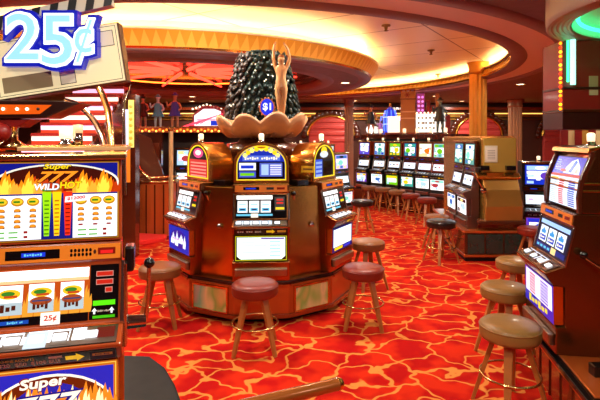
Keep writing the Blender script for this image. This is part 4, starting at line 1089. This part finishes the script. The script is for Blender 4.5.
# film-set tower sign
x, y = ornpos(408); s_ = y/F
tw = thing('tower_sign', 'tan building shaped sign with white lit panel above the far slot row', 'sign', (x, y, 2.0), R(-12))
tan = mat('tower_tan', '#b8743c', .5, .1); 
q = MB(); q.box(-.20, .20, -.16, .2, 0, 1.18, tan); q.box(-.22, .22, -.18, .22, .95, 1.0, mat('tower_brown', '#8a4a24', .5)); q.box(-.205, .205, -.165, .2, .60, .64, mat('tower_pale', '#e0b080', .5)); q.box(-.205, .205, -.165, .2, .42, .46, mat('tower_pale', '#e0b080', .5)); q.build('tower', tw, .01)
for k in range(4): q = MB(); q.ball((-.18+.12*k, -.1, 1.2), .03, wood, 8, 6); q.build('finial', tw)
q = MB()
for k in range(6): a = PI*k/3; q.box(.0, .075, -.18, -.162, -.012, .012, maroon, Matrix.Translation((-.02, 0, 1.08)) @ Matrix.Rotation(a, 4, 'Y'))
q.build('flower_emblem', tw)
q = MB(); q.box(-.55, -.22, -.12, .08, .03, .5, E('#fff0d8', 1.1)); q.build('left_lit_panel', tw)
q = MB(); q.box(.22, .98, -.14, .1, .06, .56, E('#fffaf0', 1.25)); 
for k in range(3):
    for j in range(7): q.box(.26+.1*j, .26+.1*j+.05+.03*((j*k) % 2), -.145, -.135, .14+.14*k, .2+.14*k, mat('pale_print', '#b8a890', .5))
q.build('white_lit_panel', tw)
for k in range(8): q = MB(); q.ball((.24+.1*k, -.13, .59), .022, mat('warm_bulb', '#fff0c8', .3, 0, emit=2.0), 8, 6); q.build('bulb', tw)
q = MB(); q.box(.24, .44, -.08, .1, .56, 1.12, E('#a01070', .6)); q.build('purple_block', tw)
for k in range(4):
    for j in range(2): q = MB(); q.ball((.29+.1*j, -.09, .66+.12*k), .034, E('#f080e0', 1.2), 8, 6); q.build('purple_bulb', tw)
for k, (xx, h) in enumerate(((.5, .95), (.62, .8), (.74, 1.12))):
    q = MB(); q.box(xx, xx+.1, -.04, .14, .56, h, (maroon, maroon, tan)[k]); q.build('turret', tw, .006)
q = MB(); q.box(1.0, 1.12, -.1, .1, .05, .55, maroon); q.build('side_turret', tw, .006)
q = MB(); q.box(-.62, 1.15, -.24, .24, 0, .05, wood); q.build('tower_base', tw, .006)
# blue neon bottle ornament
x, y = ornpos(390)
bt = thing('neon_ornament', 'blue neon lit domed ornament left of the tan tower sign', 'ornament', (x, y, 2.0))
bn_ = mat('blue_neon', '#3860ff', .3, 0, emit=2.6); q = MB(); q.lathe([(0, 0), (.2, 0), (.2, .06), (.15, .1), (.17, .5), (.13, .68), (.06, .78), (0, .8)], mat('blue_glass', '#2838b8', .2, 0, emit=.6), 20); q.build('dome_body', bt)
for k in range(8):
    a = 2*PI*k/8; q = MB(); q.tube([(.175*math.cos(a), .175*math.sin(a), .1), (.195*math.cos(a), .195*math.sin(a), .5), (.14*math.cos(a), .14*math.sin(a), .7)], .014, bn_, 6); q.build('neon_rib', bt)
for z, r in ((.5, .2), (.3, .19)): q = MB(); q.torus((0, 0, z), r, .014, E('#b0c8ff', 1.4), 24, 6); q.build('neon_hoop', bt)
q = MB(); q.ball((0, 0, .84), (.05, .05, .06), brass, 10, 8); q.build('finial', bt)
for sx in (-1, 1): q = MB(); q.tube([(sx*.19, 0, .5), (sx*.27, -.02, .52), (sx*.27, -.02, .4)], .02, E('#7090ff', 1.2), 8); q.build('arm', bt)

def figurine(label, px, h, Y=None, cols=('#e8e0d0', '#202020', '#a06030'), base_z=2.0, pos=None, face=0.0, group=None):
    x, y = pos if pos else ornpos(px)
    t = thing('figurine', label, 'figurine', (x, y, base_z), face, group); k = h
    c = [mat('figurine_'+q[1:], q, .4, 0, coat=.2) for q in cols]
    J = [(0, 0, .47*k, .085*k, .06*k), (0, 0, .6*k, .075*k, .055*k), (0, 0, .74*k, .09*k, .06*k), (0, 0, .82*k, .035*k), (0, -.01*k, .9*k, .06*k, .06*k), (0, -.01*k, .96*k, .05*k),
         (.06*k, 0, .42*k, .06*k), (.08*k, -.01*k, .22*k, .045*k), (.08*k, 0, .03*k, .035*k), (.08*k, -.07*k, .02*k, .025*k), (-.06*k, 0, .42*k, .06*k), (-.08*k, -.02*k, .22*k, .045*k), (-.08*k, 0, .03*k, .035*k), (-.08*k, -.07*k, .02*k, .025*k),
         (.13*k, 0, .74*k, .04*k), (.2*k, -.03*k, .58*k, .032*k), (.14*k, -.14*k, .52*k, .028*k), (-.13*k, 0, .74*k, .04*k), (-.22*k, -.02*k, .62*k, .032*k), (-.24*k, -.06*k, .8*k, .028*k)]
    E_ = [(0, 1), (1, 2), (2, 3), (3, 4), (4, 5), (0, 6), (6, 7), (7, 8), (8, 9), (0, 10), (10, 11), (11, 12), (12, 13), (2, 14), (14, 15), (15, 16), (2, 17), (17, 18), (18, 19)]
    skin_body('body', J, E_, c[0], t, 0, 1)
    q = MB(); q.lathe([(.2*k, .35*k), (.13*k, .52*k), (.115*k, .7*k), (.09*k, .78*k)], c[1], 16); q.build('coat', t)
    q = MB(); q.ball((0, .01*k, .97*k), (.075*k, .07*k, .05*k), c[2], 12, 8); q.lathe([(0, .985*k), (.11*k, .985*k), (.11*k, 1.0*k), (.06*k, 1.02*k), (.05*k, 1.07*k), (0, 1.08*k)], c[1], 14); q.build('hat', t)
    q = MB(); q.box(-.2*k, .2*k, -.14*k, .14*k, -.03*k, .012*k, woodd); q.build('stand', t, .004)
figurine('black and orange costumed figurine at the left end of the far row ledge', 369, .85, cols=('#c87840', '#1a1a1c', '#2a1a10'), base_z=2.03)
figurine('black and pale costumed figurine at the right end of the far row ledge', 440, .85, cols=('#50605a', '#1a1a1a', '#a0a090'), base_z=2.03)
figurine('small pale figurine beside the blue neon ornament', 380, .42, cols=('#e8c8d8', '#d090c0', '#f0e0d0'), base_z=2.015)
# white lit cloud panel left of it
x, y = ornpos(355); q = MB(); q.ball((0, 0, .16), (.14, .1, .14), W1, 12, 8); q.ball((.14, 0, .14), (.12, .1, .12), E('#f0f0e0', 1.0), 12, 8); q.box(-.16, .28, -.08, .1, 0, .04, steel); o = q.build('lit_ornament'); o.location = (x, y+.05, 2.0)
tag(o, 'small white glowing ornament left of the orange figurine', 'ornament')

# black machine before the row
slot_machine('slot_machine', (1.02, 11.2, .18), yaw_of(.75, -.66), w=.56, d=.5, top='rect', body=blackm, topmat=blackm, arts=farart(401), detail=0, lever=0, candle=False, label='black sided slot machine just left of the far right row')
q = MB(); q.box(-.28, .28, .0, .5, 0, .18, blackm); o = q.build('machine_stand'); o.location = (1.02, 11.2, 0); o.rotation_euler = (0, 0, yaw_of(.75, -.66)); tag(o, 'low black stand under the black sided machine', 'stand')

# ================================================================== FAR LEFT: machines under a bulb-lit ledge
FLY = 10.6
lg = thing('bulb_ledge', 'long ledge edged with warm bulbs over the far left slot machines', 'ledge', (0, FLY, 0))
q = MB(); x0, x1 = X_(128, FLY), X_(246, FLY); q.box(x0, x1, -.1, .9, 2.02, 2.12, woodc); q.box(x0, x1, -.12, -.1, 2.12, 2.15, brass); q.build('shelf', lg, .006)
q = MB(); q.box(x0, x1, .55, .9, 0, 2.02, mat('dark_backing', '#2a1610', .5)); q.build('back_panel', lg)
for k in range(34):
    q = MB(); q.ball((x0+.05+(x1-x0-.1)*k/33, -.12, 2.05+.03*(k % 2)), .024, mat('amber_glow%d' % (k % 2), ('#ffc050', '#ff8020')[k % 2], .3, 0, emit=2.2), 8, 6); q.build('bulb', lg)
for i, px in enumerate((186, 214, 240)):
    slot_machine('slot_machine', (X_(px, FLY), FLY-.02, .3), R(-4), w=.52, d=.42, top='rect', body=blackm, topmat=blackm, arts=farart(500+i), detail=0, lever=0, candle=False,
        label='%s black slot machine from the left beneath the bulb edged ledge' % ordn[i], group='slot machines under the bulb ledge')
    q = MB(); q.box(-.25, .25, .02, .4, 0, .3, blackm); o = q.build('machine_stand'); o.location = (X_(px, FLY), FLY-.02, 0); tag(o, 'black stand under the %s slot machine beneath the bulb edged ledge' % ordn[i], 'stand')
for i, px in enumerate((301, 315, 329)):
    slot_machine('slot_machine', (X_(px, 13.2), 13.2, .35), R(2), w=.34, d=.3, top='rect', body=blackm, topmat=wood, arts=farart(620+i), detail=0, lever=0, candle=True,
        label='%s narrow slot machine far back between the shell island and the pink column' % ordn[i], group='slot machines far behind the island')
    q = MB(); q.box(-.19, .19, .0, .3, 0, .35, blackm); o = q.build('machine_stand'); o.location = (X_(px, 13.2), 13.2, 0); tag(o, 'black stand under the %s narrow machine far behind the shell island' % ordn[i], 'stand')
q = thing('brass_pole', 'tall pale brass pole in front of the far left slot machines', 'pole', (X_(171, 9.1), 9.1, 0))
b = MB(); b.tube([(0, 0, 0.02), (0, 0, 2.08)], .042, mat('pale_brass', '#d0a874', .35, .25), 16); b.build('shaft', q)
b = MB(); b.lathe([(0, 0), (.1, 0), (.09, .03), (.05, .05), (0, .05)], brass, 20); b.build('foot', q); b = MB(); b.lathe([(0, 2.03), (.05, 2.03), (.08, 2.08), (0, 2.08)], brass, 20); b.build('collar', q)
zz = 2.135; yy = FLY+.25
figurine('turquoise and white figurine on the bulb edged ledge', 0, .7, cols=('#bfe8f0', '#38b0d0', '#f0f8ff'), base_z=zz, pos=(X_(158, yy), yy))
figurine('black coated figurine on the bulb edged ledge', 0, .7, cols=('#c08060', '#141010', '#101010'), base_z=zz, pos=(X_(143, yy), yy))
figurine('tan haired figurine with blue coat on the bulb edged ledge', 0, .74, cols=('#c09068', '#2848c0', '#c8a070'), base_z=zz, pos=(X_(175, yy), yy))
mq = thing('marquee_sign', 'white and pink lit marquee sign at the right end of the bulb edged ledge', 'sign', (X_(208, yy), yy, 2.125))
q = MB(); q.prismy([(-.34, 0), (.36, 0), (.36, .4), (.2, .5), (-.12, .5), (-.34, .3)], -.05, .1, mat('marquee_body', '#a03048', .4)); q.build('body', mq, .006)
P = Pic((-.3, -.052, .05), (.6, 0, 0), (0, 0, .38), 0); P.poly([(.0, 0), (1, 0), (1, .85), (.75, 1), (.35, 1), (.0, .6)], E('#fff6fa', 1.2), 0); P.rect(.62, .02, .98, .3, BL, 1); P.rect(.1, .3, .8, .42, E('#f8b0c8', 1.0), 1); P.build('lit_face', mq)
for k in range(5): q = MB(); q.tube([(-.56+.1*k, -.06, .02+.02*k), (-.3+.1*k, -.06, .12+.03*k), (.02+.08*k, -.06, .2+.03*k)], .012, mat('pink_neon', '#ff3850', .3, 0, emit=2.2), 6); q.build('neon_tube', mq)
for k in range(9): q = MB(); q.ball((-.34+.08*k, -.03, .53-.05*abs(k-4)/2), .022, mat('warm_bulb', '#fff0c8', .3, 0, emit=2.0), 8, 6); q.build('bulb', mq)
# slim lit sign pillar
sp = thing('neon_pillar', 'slim pillar with chrome spear and yellow lit strips beside the stairs', 'pillar sign', (X_(129, 7.6), 7.6, 0))
q = MB(); q.box(-.1, .1, .0, .2, 0, 2.6, woodd); q.build('post', sp, .006)
q = MB(); q.tube([(-.06, -.02, 1.0), (-.07, -.03, 2.45), (.04, -.02, 2.75)], .04, chrome, 8, r1=.006); q.build('spear', sp)
q = MB(); q.box(.0, .08, -.03, -.002, 1.75, 2.5, E('#ffd870', 1.1)); q.build('yellow_strip', sp); q = MB(); q.box(-.05, -.01, -.02, -.002, 1.7, 2.35, E('#c8d0ff', 1.2)); q.build('white_strip', sp)
for k in range(7): q = MB(); q.ball((.04, -.035, 1.8+.1*k), (.03, .015, .03), E('#ff9830', 1.3), 8, 6); q.build('amber_lamp', sp)
q = MB(); q.box(-.04, .02, -.02, -.002, 1.2, 1.72, E('#ff7a20', .9)); q.build('orange_strip', sp)
# ---- staircase with lit risers
sx0, sx1 = -4.32, -3.36
stc = thing('staircase', 'staircase with glowing pink and white risers and red treads at far left', 'staircase')
for k in range(1, 17):
    y = 4.62+.28*k; z = .18*k
    q = MB(); q.box(sx0, sx1, y, y+.30, z-.05, z, mat('stair_red', '#a01c14', .5)); q.box(sx0, sx1, y+.021, y+.06, z-.18, z-.125, mat('stair_red_riser', '#e0401c', .5)); q.build('tread', stc)
    q = MB(); q.box(sx0, sx1, y+.02, y+.06, z-.125, z-.05, mat('lit_riser%d' % (k % 2), ('#f8b8d8', '#ffe0d0')[k % 2], .4, 0, emit=1.1)); q.build('riser', stc)
for sx in (sx0-.06, sx1):
    q = MB(); q.prismx([(4.95, 0), (9.38, 0), (9.38, 2.82), (9.3, 2.82), (4.95, .1)], sx, sx+.06, woodd); q.build('stringer', stc)
for pl_, Yr, rr, mm in (([(90, 76), (97, 84), (103, 96), (108, 111), (110, 128), (111, 150), (111, 175)], 7.5, .05, brass), ([(66, 101), (76, 104), (86, 111), (95, 122), (102, 136), (106, 152), (108, 175)], 7.3, .045, chrome)):
    q = MB(); q.tube([at(px, py, Yr+.12*k) if k < 0 else at(px, py, Yr-.1*k) for k, (px, py) in enumerate(pl_)], rr, mm, 10); q.build('handrail', stc)
q = MB(); q.tube([(sx0-.02, 6.2, 1.9), (sx0, 7.0, 2.4), (sx0, 9.0, 3.0)], .03, chrome, 8); q.build('handrail', stc)
# curved wood newel wall with brass rails
nw = thing('curved_newel_wall', 'curved red wood half wall with brass rails and etched glass left of the brass pole', 'half wall', (X_(150, 9.2), 9.2, 0))
arc = [(.42*math.cos(a)*-1, -.42*math.sin(a)+.2) for a in [PI*k/16 for k in range(17)]]
q = MB(); q.prismz(arc+[(.42, .5), (-.42, .5)], 0, 1.02, woodc); q.build('wood_wall', nw)
for k in range(1, 16, 2): q = MB(); x, y = arc[k]; q.box(x-.012, x+.012, y-.014, y+.01, .05, 1.0, woodd); q.build('pilaster', nw)
for z, r in ((1.05, .035), (1.14, .02)): q = MB(); q.tube([(x, y, z) for x, y in arc], r, brass, 10); q.build('brass_rail', nw)
q = MB(); q.tube([(-.42, .2, 1.62), (-.36, -.0, 1.5), (-.2, -.2, 1.28), (0, -.22, 1.1)], .03, brass, 10); q.build('brass_rail', nw)
q = MB(); q.prismy([(-.38, 1.06), (.2, 1.06), (-.1, 1.9), (-.38, 2.0)], .1, .13, glass_tint); q.build('etched_glass', nw)
q = MB(); q.box(-.5, .0, .5, .62, 0, 2.0, woodd); q.build('rear_panel', nw)
for k in range(3): q = MB(); q.box(-.48+.16*k, -.36+.16*k, .48, .5, 1.1, 1.8, mat('wall_etch', '#7a3418', .35, .2)); q.build('glass_panel', nw)
q = MB(); q.prismz([(-3.28, 8.3), (-2.78, 8.5), (-2.46, 8.75), (-2.5, 9.02), (-3.2, 9.2), (-3.28, 9.0)], 0, .09, red_carpet)
o = q.build('carpeted_step', None, .02); tag(o, 'low plain red carpeted step before the curved wood half wall', 'step')
o2 = nw; o2.location = (X_(150, 9.2), 9.45, 0)

# ================================================================== STOOLS
first = {}
def stool(kind, m, px, py, label, h=.60, dia=.42, group='casino stools', rz=0.0, Y=None):
    Y = Y or F*(CZ-h)/(py-HY); x = X_(px, Y); key = (kind, h, dia)
    if key not in first: o = make_stool('stool', m, label, h, dia, group); first[key] = o
    else: o = copy_tree(first[key]); o['label'] = label
    o.location = (x, Y, 0); o.rotation_euler = (0, 0, rz); return o
stool('red', vinyl_red, 255, 282, 'dark red stool in front of the centre island machine', rz=.06)
stool('tan', vinyl_brown, 160, 265, 'light brown stool to the left of the centre island', rz=.1)
stool('red', vinyl_red, 363, 266, 'dark red stool to the right of the centre island', rz=-.1)
stool('tan', vinyl_brown, 368, 240, 'brown stool half hidden behind the right side of the centre island', rz=.4)
stool('tan2', vinyl_tan, 510, 322, 'tan stool nearest the camera before the right foreground machine', rz=.3, dia=.41)
stool('tan2', vinyl_tan, 505, 285, 'second tan stool from the camera beside the right foreground machine', dia=.41, rz=.6)
stool('tan2', vinyl_tan, 516, 259, 'third tan stool from the camera behind the right foreground bank', dia=.41, rz=.1)
stool('red', vinyl_red, 533, 227, 'dark red stool at the right corner of the gold panelled bank', rz=.1)
stool('black', vinyl_black, 441, 220, 'tall black stool left of the teal panelled bank base', h=.64, dia=.44, rz=.4)
stool('tan', vinyl_brown, 437, 215, 'light tan stool right behind the tall black stool', rz=.2)
stool('red', vinyl_red, 427, 197.5, 'red stool at the right end of the far slot row', rz=.3)
stool('red', vinyl_red, 411, 193.5, 'red stool second from the right end of the far slot row', rz=.1)
stool('tan', vinyl_brown, 397, 190, 'brown stool in the middle of the far slot row', rz=.7)
stool('tan', vinyl_brown, 383, 187.6, 'brown stool second from the left end of the far slot row', rz=.2)
stool('tan', vinyl_brown, 369, 185.8, 'brown stool at the left end of the far slot row', rz=.5)
stool('black', vinyl_black, 362, 200, 'black topped stool standing before the black sided slot machine', h=.64, dia=.44, rz=.2)
stool('black', vinyl_black, 196, 197, 'black topped stool before the machines beneath the bulb edged ledge', h=.64, dia=.44, rz=.2)

# ================================================================== LAMPS AND LIGHT
dl_m = mat('fill_light_glow', '#ffe8c0', .4, 0, emit=6.0)
def fill(x, y, z, watts, label='small round ceiling light added as downlight', col=(1, .92, .80), size=.3):  # added fill lamps that brighten the room, drawn as small ceiling fixtures
    t = thing('added_fill_light', label, 'added ceiling light', (x, y, z), 0, 'added ceiling fill lights')
    q = MB(); q.lathe([(.10, -.002), (.13, -.002), (.13, -.02), (.10, -.014)], brass, 24); q.build('trim_ring', t)
    q = MB(); q.lathe([(0, -.008), (.1, -.008), (.1, -.002), (0, -.002)], dl_m, 24); q.build('lens', t)
    l = bpy.data.lights.new('lamp', 'AREA'); l.shape = 'DISK'; l.size = size; l.energy = watts*.42; l.color = col
    o = bpy.data.objects.new('lamp', l); COL.objects.link(o); o.parent = t; o.location = (0, 0, -.03)
for x, y, z, w in ((-1.3, .4, ZO, 110), (1.2, .2, ZO, 110), (.2, 2.0, ZO, 110), (-2.9, 2.2, ZO, 80), (3.9, .8, ZO, 25), (5.6, 5.2, ZO, 90), (5.9, 8.8, ZO, 90), (5.6, 12.2, ZO, 90), (-8.6, 6, ZO, 80), (8.5, 15, ZO, 90), (-6.3, 4.2, ZO, 90), (-9, 14, ZO, 90), (2, 17.6, ZO, 150), (-4, 17.8, ZO, 140), (6, 17.8, ZO, 140), (4.4, 15.6, ZO, 140), (7.6, 10.4, ZO, 120), (9.5, 7.5, ZO, 110))+tuple((D0.x+3.62*math.cos(R(q)), D0.y+3.62*math.sin(R(q)), ZI, 85) for q in (-100, -50, 0, 50, 100, 180)):
    fill(x, y, z-.001, w)
for x, y, w in ((.9, 5.7, 150), (-1.2, 5.5, 150), (1.7, 5.9, 130), (-3.3, 5.6, 150)):
    fill(x, y, ZU-.001, w)
sdm = mat('detector_brass', '#7a5a38', .4, .5)
for px, py in ((386, 25), (431, 50), (438, 74)):
    Y = F*(ZU-CZ)/(HY-py); t = MB(); t.lathe([(0, 0), (.07, 0), (.07, -.02), (.03, -.03), (.02, -.08), (.04, -.09), (0, -.1)], sdm, 18); o = t.build('sprinkler_head'); o.location = (X_(px, Y), Y, ZU); tag(o, 'small brass sprinkler head on the cream panel ceiling', 'sprinkler', 'ceiling sprinklers')

w = bpy.data.worlds.new('World'); sc.world = w; w.use_nodes = True
w.node_tree.nodes['Background'].inputs['Color'].default_value = (1, .8, .6, 1); w.node_tree.nodes['Background'].inputs['Strength'].default_value = .1

cam = bpy.data.cameras.new('Camera'); cam.sensor_width = 36; cam.lens = 36*F/600; cam.shift_y = -(200-HY)/600
co = bpy.data.objects.new('Camera', cam); COL.objects.link(co); co.location = (0, 0, CZ); co.rotation_euler = (R(90), 0, 0)
cam.clip_start = .05; sc.camera = co
sc.view_settings.view_transform = 'Standard'; sc.view_settings.look = 'None'; sc.view_settings.gamma = 1; sc.view_settings.exposure = 0.22
try: sc.cycles.use_denoising = True
except Exception: pass
